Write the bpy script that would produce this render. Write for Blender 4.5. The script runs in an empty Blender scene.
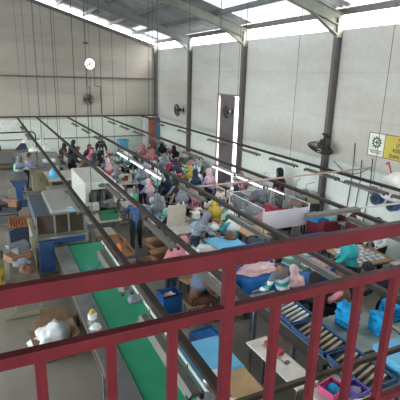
import bpy, bmesh, math, random
from mathutils import Vector, Matrix, Euler, noise
random.seed(7)
PI = math.pi
scene = bpy.context.scene
C = scene.collection
R = math.radians

# ------------------------------------------------------------------ materials
MATS = {}
def rgb(c):
    if isinstance(c, str):
        c = c.lstrip('#'); v = [int(c[i:i+2], 16)/255 for i in (0, 2, 4)]
        return tuple(x/12.92 if x <= .04045 else ((x+.055)/1.055)**2.4 for x in v)
    return c
def mat(name, col, rough=.6, metal=0., var=.12, scale=6., bump=0., emit=None, emis=0., trans=0., alpha=1.):
    if name in MATS: return MATS[name]
    m = bpy.data.materials.new(name); m.use_nodes = True
    nt = m.node_tree; n = nt.nodes; l = nt.links
    b = n['Principled BSDF']
    b.inputs['Roughness'].default_value = rough; b.inputs['Metallic'].default_value = metal
    c = rgb(col)
    tc = n.new('ShaderNodeTexCoord'); no = n.new('ShaderNodeTexNoise')
    no.inputs['Scale'].default_value = scale; no.inputs['Detail'].default_value = 4
    l.new(tc.outputs['Object'], no.inputs['Vector'])
    rp = n.new('ShaderNodeValToRGB')
    rp.color_ramp.elements[0].position = .3; rp.color_ramp.elements[1].position = .7
    rp.color_ramp.elements[0].color = (*[x*(1-var) for x in c], 1)
    rp.color_ramp.elements[1].color = (*[min(1, x*(1+var)) for x in c], 1)
    l.new(no.outputs['Fac'], rp.inputs['Fac']); l.new(rp.outputs['Color'], b.inputs['Base Color'])
    if bump:
        bp = n.new('ShaderNodeBump'); bp.inputs['Strength'].default_value = bump
        bp.inputs['Distance'].default_value = .02
        l.new(no.outputs['Fac'], bp.inputs['Height']); l.new(bp.outputs['Normal'], b.inputs['Normal'])
    if emis:
        b.inputs['Emission Color'].default_value = (*rgb(emit or col), 1); b.inputs['Emission Strength'].default_value = emis
    if trans: b.inputs['Transmission Weight'].default_value = trans
    if alpha < 1: b.inputs['Alpha'].default_value = alpha
    MATS[name] = m
    return m

def wall_mat(name, upper, lower, split, stain):
    m = bpy.data.materials.new(name); m.use_nodes = True
    nt = m.node_tree; n = nt.nodes; l = nt.links; b = n['Principled BSDF']; b.inputs['Roughness'].default_value = .85
    geo = n.new('ShaderNodeNewGeometry'); sep = n.new('ShaderNodeSeparateXYZ'); l.new(geo.outputs['Position'], sep.inputs[0])
    big = n.new('ShaderNodeTexNoise'); big.inputs['Scale'].default_value = .5; big.inputs['Detail'].default_value = 6
    mp = n.new('ShaderNodeMapping'); mp.inputs['Scale'].default_value = (.35, .35, 1.6)
    l.new(geo.outputs['Position'], mp.inputs[0]); l.new(mp.outputs[0], big.inputs['Vector'])
    fine = n.new('ShaderNodeTexNoise'); fine.inputs['Scale'].default_value = 7; l.new(geo.outputs['Position'], fine.inputs['Vector'])
    # rough edge between the painted dado and the bare plaster
    add = n.new('ShaderNodeMath'); add.operation = 'MULTIPLY_ADD'; l.new(big.outputs['Fac'], add.inputs[0]); add.inputs[1].default_value = .5; l.new(sep.outputs['Z'], add.inputs[2])
    gt = n.new('ShaderNodeMapRange'); gt.inputs['From Min'].default_value = split+.2; gt.inputs['From Max'].default_value = split+.3
    l.new(add.outputs[0], gt.inputs['Value'])
    up = n.new('ShaderNodeValToRGB'); u = rgb(upper); s = rgb(stain)
    up.color_ramp.elements[0].position = .38; up.color_ramp.elements[0].color = (*s, 1)
    up.color_ramp.elements[1].position = .62; up.color_ramp.elements[1].color = (*u, 1)
    l.new(big.outputs['Fac'], up.inputs['Fac'])
    mix = n.new('ShaderNodeMix'); mix.data_type = 'RGBA'
    l.new(gt.outputs[0], mix.inputs['Factor']); mix.inputs['A'].default_value = (*rgb(lower), 1); l.new(up.outputs['Color'], mix.inputs['B'])
    # block courses, faint
    br = n.new('ShaderNodeMath'); br.operation = 'PINGPONG'; l.new(sep.outputs['Z'], br.inputs[0]); br.inputs[1].default_value = .6
    ln = n.new('ShaderNodeMapRange'); l.new(br.outputs[0], ln.inputs['Value']); ln.inputs['From Min'].default_value = 0; ln.inputs['From Max'].default_value = .03
    ln.inputs['To Min'].default_value = .9; ln.inputs['To Max'].default_value = 1
    fr = n.new('ShaderNodeMapRange'); l.new(fine.outputs['Fac'], fr.inputs['Value']); fr.inputs['To Min'].default_value = .9; fr.inputs['To Max'].default_value = 1.1
    mu = n.new('ShaderNodeMath'); mu.operation = 'MULTIPLY'; l.new(ln.outputs[0], mu.inputs[0]); l.new(fr.outputs[0], mu.inputs[1])
    vm = n.new('ShaderNodeVectorMath'); vm.operation = 'SCALE'; l.new(mix.outputs['Result'], vm.inputs[0]); l.new(mu.outputs[0], vm.inputs['Scale'])
    l.new(vm.outputs[0], b.inputs['Base Color'])
    return m

def floor_mat():
    m = bpy.data.materials.new('worn_concrete'); m.use_nodes = True
    nt = m.node_tree; n = nt.nodes; l = nt.links; b = n['Principled BSDF']; b.inputs['Roughness'].default_value = .45
    tc = n.new('ShaderNodeTexCoord'); a = n.new('ShaderNodeTexNoise'); a.inputs['Scale'].default_value = .7; a.inputs['Detail'].default_value = 8
    l.new(tc.outputs['Object'], a.inputs['Vector'])
    r = n.new('ShaderNodeValToRGB'); r.color_ramp.elements[0].position = .3; r.color_ramp.elements[1].position = .7
    r.color_ramp.elements[0].color = (*rgb('#8b8376'), 1); r.color_ramp.elements[1].color = (*rgb('#a69f93'), 1)
    l.new(a.outputs['Fac'], r.inputs['Fac']); l.new(r.outputs['Color'], b.inputs['Base Color'])
    return m

def roof_mat():
    m = bpy.data.materials.new('corrugated_steel'); m.use_nodes = True
    nt = m.node_tree; n = nt.nodes; l = nt.links; b = n['Principled BSDF']; b.inputs['Roughness'].default_value = .45; b.inputs['Metallic'].default_value = .3
    tc = n.new('ShaderNodeTexCoord'); a = n.new('ShaderNodeTexNoise'); a.inputs['Scale'].default_value = 1.5
    l.new(tc.outputs['Object'], a.inputs['Vector'])
    r = n.new('ShaderNodeValToRGB'); r.color_ramp.elements[0].position = .3; r.color_ramp.elements[1].position = .7
    r.color_ramp.elements[0].color = (*rgb('#8d9498'), 1); r.color_ramp.elements[1].color = (*rgb('#a9aeb0'), 1)
    l.new(a.outputs['Fac'], r.inputs['Fac']); l.new(r.outputs['Color'], b.inputs['Base Color'])
    return m
def sheet_mat():
    m = bpy.data.materials.new('translucent_sheet'); m.use_nodes = True
    nt = m.node_tree; n = nt.nodes; l = nt.links
    for x in list(n):
        if x.type == 'BSDF_PRINCIPLED': n.remove(x)
    t = n.new('ShaderNodeBsdfTranslucent'); t.inputs[0].default_value = (.13, .14, .145, 1)
    d = n.new('ShaderNodeBsdfDiffuse'); d.inputs[0].default_value = (.45, .48, .49, 1)
    mx = n.new('ShaderNodeMixShader'); mx.inputs[0].default_value = .35
    l.new(t.outputs[0], mx.inputs[1]); l.new(d.outputs[0], mx.inputs[2])
    l.new(mx.outputs[0], n['Material Output'].inputs['Surface'])
    return m

M = dict(
 steel_dark=mat('painted_steel_dark', '#6a6866', .6, .1), steel_rail=mat('lamp_rail_brown', '#352e2a', .5, .2),
 steel_cream=mat('rafter_cream_paint', '#7f837a', .6), steel_grey=mat('rafter_grey_paint', '#7f8486', .6, .1),
 red=mat('railing_red_oxide', '#561b23', .5, 0, .14, 9, .1), white=mat('white_paint', '#e4e6e6', .4), offwhite=mat('machine_offwhite', '#cfd0c8', .4),
 cream=mat('cream_enamel', '#9a947a', .5), inox=mat('brushed_steel', '#a8aaa8', .28, .85), greymetal=mat('grey_sheet_metal', '#7e8387', .45, .4),
 tabletop=mat('dark_laminate', '#565a5c', .25, .1), palette_top=mat('pale_laminate', '#c9c7bd', .4), green=mat('green_belt', '#1f8f68', .42, 0, .12, 2.),
 greenbox=mat('green_plastic', '#3f8a63', .5), blue=mat('blue_enamel', '#2b527f', .45), skyblue=mat('sky_blue_sheet', '#5fb4e0', .45, 0, .1, 3),
 bluecloth=mat('royal_blue_cloth', '#2066ac', .75, 0, .25, 5, .3), cyan=mat('cyan_cloth', '#1f94cf', .7, 0, .3, 7, .4), teal=mat('teal_cloth', '#2aa6ad', .75, 0, .12, 5, .2),
 wood=mat('pale_plywood', '#b89a6e', .6, 0, .15, 4), brownwood=mat('brown_board', '#8a6648', .6, 0, .2, 4), carton=mat('carton_board', '#8f6f52', .8, 0, .1, 3),
 black=mat('black_cloth', '#1b1c20', .8, 0, .3, 6), dark=mat('dark_rubber', '#2b2b2d', .6), pinkc=mat('pink_cloth', '#d98f9c', .8, 0, .25, 9, .3),
 palepink=mat('pale_pink_cloth', '#dcbcc2', .8, 0, .15, 9, .3), redc=mat('red_cloth', '#b2384a', .8, 0, .25, 8, .3), whitec=mat('white_cloth', '#dfe1e2', .8, 0, .08, 8, .3),
 greyc=mat('grey_cloth', '#7b8089', .8, 0, .15, 8, .3), navy=mat('navy_cloth', '#252c44', .8, 0, .2, 6), lilac=mat('lilac_cloth', '#9a96c0', .8, 0, .1), maroon=mat('maroon_cloth', '#5e2130', .8, 0, .15),
 yellow=mat('yellow_cloth', '#b9a640', .7), orange=mat('orange_paint', '#a8603a', .5), orangeb=mat('orange_plastic', '#f08437', .45), brownc=mat('brown_cloth', '#6b4c3c', .8, 0, .2),
 lightblue=mat('light_blue_cloth', '#8fb8cf', .8, 0, .1), mint=mat('mint_cloth', '#8fc4b4', .8), rose=mat('dusty_rose_cloth', '#b9757f', .8, 0, .12), slate=mat('slate_hijab_cloth', '#5b6680', .8, 0, .1),
 skin=mat('skin', '#a87358', .6, 0, .05), hair=mat('black_hair', '#17130f', .5), denim=mat('denim', '#2f3f58', .85), glassy=mat('clear_plastic', '#e8eef0', .6, 0, .01, alpha=.09),
 tube_on=mat('lit_tube', '#f4fbff', .4, emit='#eef8ff', emis=2.6), tube_off=mat('unlit_tube', '#b4b6b2', .35), fixture=mat('fixture_grey_enamel', '#64645d', .4, .1),
 paper=mat('paper', '#e9ebe6', .7), signyellow=mat('sign_yellow', '#c9bb52', .6, 0, .06), signgreen=mat('sign_green', '#2f5b48', .6), signred=mat('sign_red', '#b04a35', .6),
 wire=mat('thin_wire', '#4f4c48', .6), mezz=mat('mezzanine_concrete', '#8d8880', .8), ground=mat('yard_concrete', '#c2beb4', .9),
)
M['darkglass'] = mat('brown_smoked_glass', '#3a2d22', .12, 0, .1)
WALLR = wall_mat('plaster_long_wall', '#d4d8d6', '#edf4f0', 2.3, '#c2c2bc')
WALLF = wall_mat('plaster_gable_wall', '#b6b4ac', '#dfe8e2', 2.3, '#a3a098')
FLOOR = floor_mat(); ROOF = roof_mat(); SHEET = sheet_mat()

for k_, v_ in (('red', .15), ('steel_rail', .2), ('bluecloth', .2), ('cyan', .2)): M[k_].node_tree.nodes['Principled BSDF'].inputs['Specular IOR Level'].default_value = v_
# ------------------------------------------------------------------ mesh tools
class MB:
    def __init__(s): s.bm = bmesh.new(); s.mi = 0; s.pr = []
    def _tag(s, geom):
        geom = list(geom); s.pr.append(geom)
        for f in {f for v in geom for f in v.link_faces}: f.material_index = s.mi
    def box(s, c, d, rot=(0, 0, 0)):
        r = bmesh.ops.create_cube(s.bm, size=1)
        m = Matrix.Translation(c) @ Euler(rot).to_matrix().to_4x4() @ Matrix.Diagonal((*d, 1))
        bmesh.ops.transform(s.bm, matrix=m, verts=r['verts']); s._tag(r['verts']); return s
    def b2(s, x0, x1, y0, y1, z0, z1): return s.box(((x0+x1)/2, (y0+y1)/2, (z0+z1)/2), (abs(x1-x0), abs(y1-y0), abs(z1-z0)))
    def cyl(s, p0, p1, r0, r1=None, n=12, cap=True):
        r1 = r0 if r1 is None else r1
        p0, p1 = Vector(p0), Vector(p1); d = p1-p0
        r = bmesh.ops.create_cone(s.bm, cap_ends=cap, segments=n, radius1=r0, radius2=r1, depth=d.length)
        q = d.to_track_quat('Z', 'Y').to_matrix().to_4x4()
        bmesh.ops.transform(s.bm, matrix=Matrix.Translation((p0+p1)/2) @ q, verts=r['verts']); s._tag(r['verts']); return s
    def path(s, pts, r, n=8):
        for a, b in zip(pts, pts[1:]): s.cyl(a, b, r, r, n)
        return s
    def ball(s, c, rad, seg=14, rot=(0, 0, 0)):
        rad = (rad,)*3 if isinstance(rad, (int, float)) else rad
        r = bmesh.ops.create_uvsphere(s.bm, u_segments=seg, v_segments=max(6, seg*2//3), radius=1)
        m = Matrix.Translation(c) @ Euler(rot).to_matrix().to_4x4() @ Matrix.Diagonal((*rad, 1))
        bmesh.ops.transform(s.bm, matrix=m, verts=r['verts']); s._tag(r['verts']); return s
    def prism(s, pts, axis, a, b):
        # closed 2D outline extruded along an axis
        def mk(p, t): return {'x': (t, p[0], p[1]), 'y': (p[0], t, p[1]), 'z': (p[0], p[1], t)}[axis]
        v0 = [s.bm.verts.new(mk(p, a)) for p in pts]; v1 = [s.bm.verts.new(mk(p, b)) for p in pts]
        s.bm.faces.new(v0); s.bm.faces.new(v1[::-1])
        for i in range(len(pts)):
            j = (i+1) % len(pts); s.bm.faces.new((v0[i], v1[i], v1[j], v0[j]))
        s._tag(v0+v1); return s
    def lathe(s, prof, c=(0, 0, 0), n=16):
        rings = []
        for r, z in prof:
            rings.append([s.bm.verts.new((c[0]+r*math.cos(2*PI*k/n), c[1]+r*math.sin(2*PI*k/n), c[2]+z)) for k in range(n)])
        for a, b in zip(rings, rings[1:]):
            for k in range(n): s.bm.faces.new((a[k], a[(k+1) % n], b[(k+1) % n], b[k]))
        if prof[0][0] > 1e-4: s.bm.faces.new(rings[0][::-1])
        if prof[-1][0] > 1e-4: s.bm.faces.new(rings[-1])
        s._tag([v for r in rings for v in r]); return s
    def heap(s, c, rad, seed=0, amp=.35, seg=18):
        r = bmesh.ops.create_uvsphere(s.bm, u_segments=seg, v_segments=seg*2//3, radius=1)
        for v in r['verts']:
            p = v.co.copy(); k = noise.noise(p*1.7+Vector((seed*3.1, 1, 2)))*amp+abs(noise.noise(p*4.2+Vector((seed, 5, 2))))*amp*.7
            p *= 1+k
            z = max(p.z, -.02); z = z if z < .02 else z
            v.co = Vector((c[0]+p.x*rad[0], c[1]+p.y*rad[1], c[2]+max(0, z)*rad[2]))
        s._tag(r['verts']); return s
    def drape(s, x0, x1, y0, y1, z, drop, seed=0, n=14, th=.006, wav=.03):
        # cloth lying on a rectangle and hanging over its edges
        N = n; grid = []
        w, h = x1-x0, y1-y0
        for i in range(N+5):
            row = []
            for j in range(N+5):
                u, v = (i-2)/N, (j-2)/N
                ox = max(0, -u, u-1); oy = max(0, -v, v-1)
                uu, vv = min(1, max(0, u)), min(1, max(0, v))
                k = max(ox, oy)*N/2
                wob = noise.noise(Vector((u*5+seed, v*5, seed)))*wav
                px = x0+uu*w+(-1 if u < 0 else (1 if u > 1 else 0))*(.02+abs(wob)*k)
                py = y0+vv*h+(-1 if v < 0 else (1 if v > 1 else 0))*(.02+abs(wob)*k)
                row.append(s.bm.verts.new((px, py, z+th-k*drop*(1+wob*3)+(wob*.15+.004 if k == 0 else 0))))
            grid.append(row)
        for i in range(N+4):
            for j in range(N+4): s.bm.faces.new((grid[i][j], grid[i+1][j], grid[i+1][j+1], grid[i][j+1]))
        return s
    def build(s, name, m, parent=None, bevel=0, smooth=False, loc=None, whole=False):
        # pieces that do not touch each other become parts of their own
        if parent is not None and not whole and len(s.pr) > 1:
            bb = []
            for g in s.pr:
                xs = [v.co for v in g]; bb.append([min(c[i] for c in xs)-.003 for i in range(3)]+[max(c[i] for c in xs)+.003 for i in range(3)])
            par = list(range(len(bb)))
            def fd(i):
                while par[i] != i: i = par[i]
                return i
            for i in range(len(bb)):
                for j in range(i):
                    if all(bb[i][q] <= bb[j][q+3] and bb[j][q] <= bb[i][q+3] for q in range(3)): par[fd(i)] = fd(j)
            roots = sorted({fd(i) for i in range(len(bb))})
            if len(roots) > 1:
                bmesh.ops.recalc_face_normals(s.bm, faces=s.bm.faces); first = None
                for rt in roots:
                    vs = [v for i, g in enumerate(s.pr) if fd(i) == rt for v in g]; vs = list(dict.fromkeys(vs)); ix = {v: k for k, v in enumerate(vs)}
                    fs = list(dict.fromkeys(f for v in vs for f in v.link_faces))
                    me = bpy.data.meshes.new(name); me.from_pydata([v.co[:] for v in vs], [], [[ix[v] for v in f.verts] for f in fs])
                    for x in (m if isinstance(m, (list, tuple)) else [m]): me.materials.append(x)
                    for p, f in zip(me.polygons, fs): p.material_index = f.material_index; p.use_smooth = smooth
                    o = bpy.data.objects.new(name, me); C.objects.link(o); o.parent = parent
                    if bevel:
                        b = o.modifiers.new('bevel', 'BEVEL'); b.width = bevel; b.segments = 2; b.limit_method = 'ANGLE'
                    first = first or o
                s.bm.free(); return first
        bmesh.ops.recalc_face_normals(s.bm, faces=s.bm.faces)
        me = bpy.data.meshes.new(name); s.bm.to_mesh(me); s.bm.free()
        for x in (m if isinstance(m, (list, tuple)) else [m]): me.materials.append(x)
        if smooth:
            for p in me.polygons: p.use_smooth = True
        o = bpy.data.objects.new(name, me); C.objects.link(o)
        if parent: o.parent = parent
        if loc: o.location = loc
        if bevel:
            b = o.modifiers.new('bevel', 'BEVEL'); b.width = bevel; b.segments = 2; b.limit_method = 'ANGLE'
        return o
def tag(o, label=None, cat=None, group=None, kind=None):
    if label: o['label'] = label
    if cat: o['category'] = cat
    if group: o['group'] = group
    if kind: o['kind'] = kind
    return o
def empty(name, loc=(0, 0, 0), rz=0, label=None, cat=None, group=None):
    o = bpy.data.objects.new(name, None); C.objects.link(o); o.location = loc; o.rotation_euler = (0, 0, rz); o.empty_display_size = .1
    return tag(o, label, cat, group)
def kids(o): return [c for c in bpy.data.objects if c.parent == o]
CH = {}
def copy_tree(o, parent=None):
    c = o.copy(); C.objects.link(c)
    if parent: c.parent = parent
    if o not in CH: CH[o] = kids(o)
    for ch in CH[o]: copy_tree(ch, c)
    return c
def place(o, loc, rz=0, label=None, group=None, s=1):
    o.location = loc; o.rotation_euler = (0, 0, rz); o.scale = (s, s, s)
    if label: o['label'] = label
    if group: o['group'] = group
    return o
def recolor(o, m):
    for i in range(len(o.material_slots)):
        o.material_slots[i].link = 'OBJECT'; o.material_slots[i].material = m
used = set()
def inst(proto, loc, rz=0, label=None, group=None, s=1, colors=None):
    o = proto if proto not in used else copy_tree(proto)
    used.add(proto)
    if proto is o and proto not in CH: CH[proto] = kids(proto)
    place(o, loc, rz, label, group, s)
    return o

def plate(name, outer, holes, th, to_world, m):
    cu = bpy.data.curves.new(name, 'CURVE'); cu.dimensions = '2D'; cu.fill_mode = 'BOTH'; cu.extrude = th/2
    for ring in [outer]+holes:
        sp = cu.splines.new('POLY'); sp.points.add(len(ring)-1)
        for p, q in zip(sp.points, ring): p.co = (q[0], q[1], 0, 1)
        sp.use_cyclic_u = True
    t = bpy.data.objects.new('tmp', cu); C.objects.link(t)
    dg = bpy.context.evaluated_depsgraph_get(); me = bpy.data.meshes.new_from_object(t.evaluated_get(dg))
    bpy.data.objects.remove(t)
    me.transform(to_world); me.materials.clear(); me.materials.append(m); me.name = name
    o = bpy.data.objects.new(name, me); C.objects.link(o); o['kind'] = 'structure'
    return o
def text_mesh(body, size, mx, m, name, parent, ext=.002, align='LEFT'):
    cu = bpy.data.curves.new(name, 'FONT'); cu.body = body; cu.size = size; cu.extrude = ext; cu.align_x = align; cu.offset = size*.02
    t = bpy.data.objects.new('tmp', cu); C.objects.link(t)
    dg = bpy.context.evaluated_depsgraph_get(); me = bpy.data.meshes.new_from_object(t.evaluated_get(dg)); bpy.data.objects.remove(t)
    me.transform(mx); me.materials.clear(); me.materials.append(m)
    o = bpy.data.objects.new(name, me); C.objects.link(o); o.parent = parent
    return o

# ------------------------------------------------------------------ the hall
L, W = 24.0, 8.79
XW = -12.0       # far side of the hall, out of the picture
YB = -4.0
RIDGE = -1.6
def roofz(x): return 6.43+.285*(W-x) if x > RIDGE else 6.43+.285*(W-RIDGE)-.285*(RIDGE-x)
def st(o): o['kind'] = 'structure'; return o
st(MB().b2(XW, W, YB, L, -.2, 0).build('floor', FLOOR))
st(MB().b2(W+.2, W+40, -20, 60, -.25, -.05).build('floor_yard', M['ground']))
st(MB().b2(XW, W+.2, L+.2, L+30, -.25, -.05).build('floor_back_yard', M['ground']))
# long right wall with the tall gateway
GY0, GY1, GZ = 14.72, 16.45, 3.88
ring = [(YB, 0), (GY0, 0), (GY0, GZ), (GY1, GZ), (GY1, 0), (L, 0), (L, 5.95), (YB, 5.86)]
mx = Matrix(((0, 0, 1, W+.1), (1, 0, 0, 0), (0, 1, 0, 0), (0, 0, 0, 1)))
plate('wall_right', ring, [], .2, mx, WALLR)
# gable wall, hole for the exhaust fan
FX, FZ, FR = 5.12, 5.06, .27
gz = lambda x: 6.11+.285*(W-x) if x > RIDGE else 6.11+.285*(W-RIDGE)-.285*(RIDGE-x)
ring = [(XW, 0), (W+.2, 0), (W+.2, gz(W)), (RIDGE, gz(RIDGE)), (XW, gz(XW))]
hole = [(FX+FR*math.cos(2*PI*k/28), FZ+FR*math.sin(2*PI*k/28)) for k in range(28)]
mx = Matrix(((1, 0, 0, 0), (0, 0, 1, L+.1), (0, 1, 0, 0), (0, 0, 0, 1)))
plate('wall_far', ring, [hole], .2, mx, WALLF)
# side and rear walls behind the viewer: low walls with tall openings above
b = MB(); b.b2(XW-.2, XW, YB, L, 0, 1.2); b.b2(XW-.2, XW, YB, L, 4.6, 4.9)
for y in range(-4, 25, 4): b.b2(XW-.2, XW, y-.15, y+.15, 1.2, 4.6)
st(b.build('wall_left', WALLR))
b = MB(); b.b2(XW, W+.2, YB-.2, YB, 0, 3.6); b.b2(XW, W+.2, YB-.2, YB, 5.2, 5.8)
for x in (-12, -8, -4, 0, 4, 8.8): b.b2(x-.15, x+.15, YB-.2, YB, 3.6, 5.2)
b.prism([(XW, 5.8), (W+.2, 5.8), (W+.2, 6.3), (RIDGE, 9.2), (XW, 6.3)], 'y', YB-.2, YB)
st(b.build('wall_rear', WALLR))

# roof: corrugated sheets, a few translucent ones
def roof_strip(mb, xa, xb, y0, y1):
    za, zb = roofz(xa), roofz(xb)
    n = 2*int((y1-y0)/.22)
    top = []
    for i in range(n+1):
        y = y0+(y1-y0)*i/n; dz = .035*(1 if i % 2 else 0)
        top.append((mb.bm.verts.new((xa, y, za+dz)), mb.bm.verts.new((xb, y, zb+dz))))
    for p, q in zip(top, top[1:]): mb.bm.faces.new((p[0], p[1], q[1], q[0]))
solid = MB(); clear = []
ylist = [YB-.4]; y = YB-.4
clear_y = [(21.6, 23.3), (9.9, 14.0), (5.2, 9.2)]
cuts = [YB-.4]
for a, bb in sorted(clear_y): cuts += [a, bb]
cuts.append(L+.35)
for i in range(0, len(cuts)-1):
    if i % 2 == 0: roof_strip(solid, RIDGE, W+.06, cuts[i], cuts[i+1])
    else:
        roof_strip(solid, RIDGE, 7.2 if cuts[i] > 21 else 6.3, cuts[i], cuts[i+1])
        c_ = MB(); roof_strip(c_, 7.2 if cuts[i] > 21 else 6.3, W+.06, cuts[i], cuts[i+1]); clear.append(c_)
roof_strip(solid, XW-.5, RIDGE, YB-.4, L+.35)
r_ = st(solid.build('ceiling', ROOF))
for c_ in clear: st(c_.build('ceiling_skylight', SHEET))
# purlins
for k in range(9):
    x = W-.05-k*1.28
    b = MB(); z = roofz(x)-.09
    b.b2(x-.03, x+.03, YB, L+.2, z-.09, z+.06); b.b2(x-.03, x+.05, YB, L+.2, z-.10, z-.085)
    st(b.build('trim_purlin', mat('purlin_grey', '#5f6365', .6) if k else M['steel_dark']))
# rafters and columns of the portal frames
def frame(y, mcol, haunch=True):
    b = MB(); d = .2
    zt = roofz(W-.2)-.3
    b.b2(W-.21, W-.19, y-.01, y+.01, 0, .3)
    b.prism([(W-.20, zt-.5), (W-.02, zt-.5), (W-.02, zt), (W-.20, zt)], 'y', y-.07, y+.07)
    def zz(x): return roofz(x)-.16
    for s, e in (((W-.02), RIDGE), (RIDGE, XW)):
        b.prism([(s, zz(s)), (e, zz(e)), (e, zz(e)-.30), (s, zz(s)-.30)], 'y', y-.012, y+.012)
        for o in (0, -.30):
            b.prism([(s, zz(s)+o), (e, zz(e)+o), (e, zz(e)+o-.02), (s, zz(s)+o-.02)], 'y', y-.075, y+.075)
    if haunch:
        b.prism([(W-.2, zt-.42), (W-.2, zz(W-.2)-.3), (W-1.1, zz(W-1.1)-.3)], 'y', y-.012, y+.012)
        b.prism([(W-.2, zt-.44), (W-.2, zt-.4), (W-1.1, zz(W-1.1)-.30), (W-1.1, zz(W-1.1)-.32)], 'y', y-.075, y+.075)
    st(b.build('trim_rafter', mcol))
    b = MB()
    b.b2(W-.20, W-.185, y-.06, y+.06, 0, zt-.5); b.b2(W-.025, W-.01, y-.06, y+.06, 0, zt-.5); b.b2(W-.19, W-.02, y-.01, y+.01, 0, zt-.5)
    st(b.build('trim_column', M['steel_dark']))
for y in (19.2, 14.4, 9.6, 4.8, 0.0): frame(y, M['steel_cream'] if y < 15 else M['steel_grey'])
# gable edge beam, girts, corner column
b = MB()
for s, e in ((W+.1, RIDGE), (RIDGE, XW)):
    b.prism([(s, gz(s)+.04), (e, gz(e)+.04), (e, gz(e)-.14), (s, gz(s)-.14)], 'y', L-.12, L-.02)
st(b.build('trim_gable_beam', M['steel_dark']))
st(MB().b2(-6, W, L-.1, L-.02, 4.33, 4.41).build('trim_girt', M['steel_dark']))
st(MB().b2(W-.16, W-.03, L-.16, L-.03, 0, 6.0).build('trim_corner_column', M['steel_dark']))
0 and st(MB().b2(3.42, 3.50, L-.09, L-.01, 4.4, 7.3).build('trim_gable_post', M['steel_grey']))
# gateway frame and leaf
b = MB(); b.b2(W-.03, W+.24, GY0-.05, GY0+.03, 0, GZ+.05); b.b2(W-.03, W+.24, GY1-.03, GY1+.05, 0, GZ+.05); b.b2(W-.03, W+.24, GY0-.05, GY1+.05, GZ, GZ+.06)
st(b.build('door_1_frame', mat('gate_frame', '#8b8084', .5)))
b = MB(); b.b2(W-.02, W+.03, GY0+.36, GY1-.22, .02, GZ-.02)
for k in range(6): b.b2(W-.04, W-.02, GY0+.36, GY1-.22, .1+k*.75, .14+k*.75)
st(b.build('door_1', mat('gate_leaf', '#6f6a70', .5)))
# white cables and plates around the gate
b = MB(); b.path([(W-.03, 14.55, 3.9), (W-.03, 14.5, .6)], .02); st(b.build('trim_conduit', M['steel_dark']))

# mezzanine slab and the bracket beam that carries the rails
st(MB().b2(-6, W, YB, 1.43, 2.55, 2.75).build('floor_mezzanine', M['mezz']))

# ------------------------------------------------------------------ railing
rl = empty('guard_railing', (0, 1.4, 2.95), 0, 'dark red welded steel guard railing across the foreground', 'railing')
T = .042
def rail_bar(nm, z, h): return MB().b2(-2.2, 4.0, -T/2, T/2, z-h, z).build(nm, M['red'], rl, .003)
rail_bar('top_rail', .985, .066); rail_bar('middle_rail', .737, .046); rail_bar('bottom_rail', -.06, .04)
k = -8
while k < 14:
    x = .085+.2475*k
    if k % 6 == 3 % 6:
        MB().b2(x-.024, x+.024, -T/2+.001, T/2-.001, -.2, .93).build('post', M['red'], rl, .003)
        MB().b2(x-.06, x+.06, -.05, .05, -.2, -.188).build('base_plate', M['red'], rl)
    else:
        MB().b2(x-.0185, x+.0185, -.018, .018, -.062, .695).build('baluster', M['red'], rl, .003)
    k += 1

# ------------------------------------------------------------------ lamp rails with hanger rods
RZ = 2.4
rails = [(1.33, 'lamp rail running over the green conveyor, leftmost', 3), (2.22, 'lamp rail above the off-white press machine, second from left', 3.),
         (3.68, 'lamp rail in the middle with lit tubes, third from left', 3), (5.58, 'lamp rail ending before the red crate, fourth from left', 3.), (7.66, 'lamp rail nearest the long right wall', 3)]
for i, (x, lab, sp) in enumerate(rails):
    e = empty('lamp_rail', (x, 0, RZ), 0, 'brown '+lab, 'lamp rail')
    b = MB(); b.b2(-.026, .026, 2.2, 23.6, -.02, .035); b.b2(-.036, .036, 2.2, 23.6, .035, .042)
    b.build('channel', M['steel_rail'], e)
    ys = {0: [6.5, 9.7, 13, 16.2, 19.5], 1: [6, 9.4, 12.5, 15.6, 19, 22], 2: [6.9, 10.6, 14, 17.3, 20.6], 3: [9.2, 12.4, 15.6, 19], 4: [6.85, 9.9, 13, 17, 20.5]}[i]
    for y in ys:
        MB().cyl((0, y, .05), (0, y, roofz(x)-RZ+.02), .0065, .0065, 6).build('hanger_rod', M['wire'], e)
# cross members
tag(MB().b2(-3, 8.7, 23.6, 23.67, 2.38, 2.44).build('cross_beam', M['steel_rail']), 'brown steel cross beam at the far ends of the lamp rails', 'beam')
tag(MB().b2(.9, 8.7, 2.15, 2.185, 2.37, 2.41).build('cross_beam', mat('brown_beam', '#4e4034', .6)), 'brown steel cross beam at the near ends of the lamp rails', 'beam')
tag(MB().b2(5.4, 8.7, 5.3, 5.33, 2.44, 2.47).build('cross_batten', mat('batten_grey_white', '#b8b2ae', .5)), 'long white batten laid across the lamp rails just above the top railing', 'batten')
tag(MB().b2(4.5, 5.62, 5.2, 5.32, 2.44, 2.5).build('cable_tray', M['fixture']), 'short grey tray lying beside the white batten over the rails', 'tray')
tag(MB().path([(3.7, 7.6, 2.47), (8.72, 7.9, 2.47)], .022).build('cross_pole', mat('pinkish_pole', '#b79a92', .5)), 'pinkish steel pole laid across the lamp rails below the yellow sign', 'pole')
st(MB().path([(-3, L-.06, 1.22), (8.6, L-.06, 1.25)], .025).build('trim_cable_pipe', M['steel_dark']))
st(MB().path([(W-.04, 9.9, 1.9), (W-.04, 4, 1.75)], .02).build('trim_air_pipe', M['steel_grey']))

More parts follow.
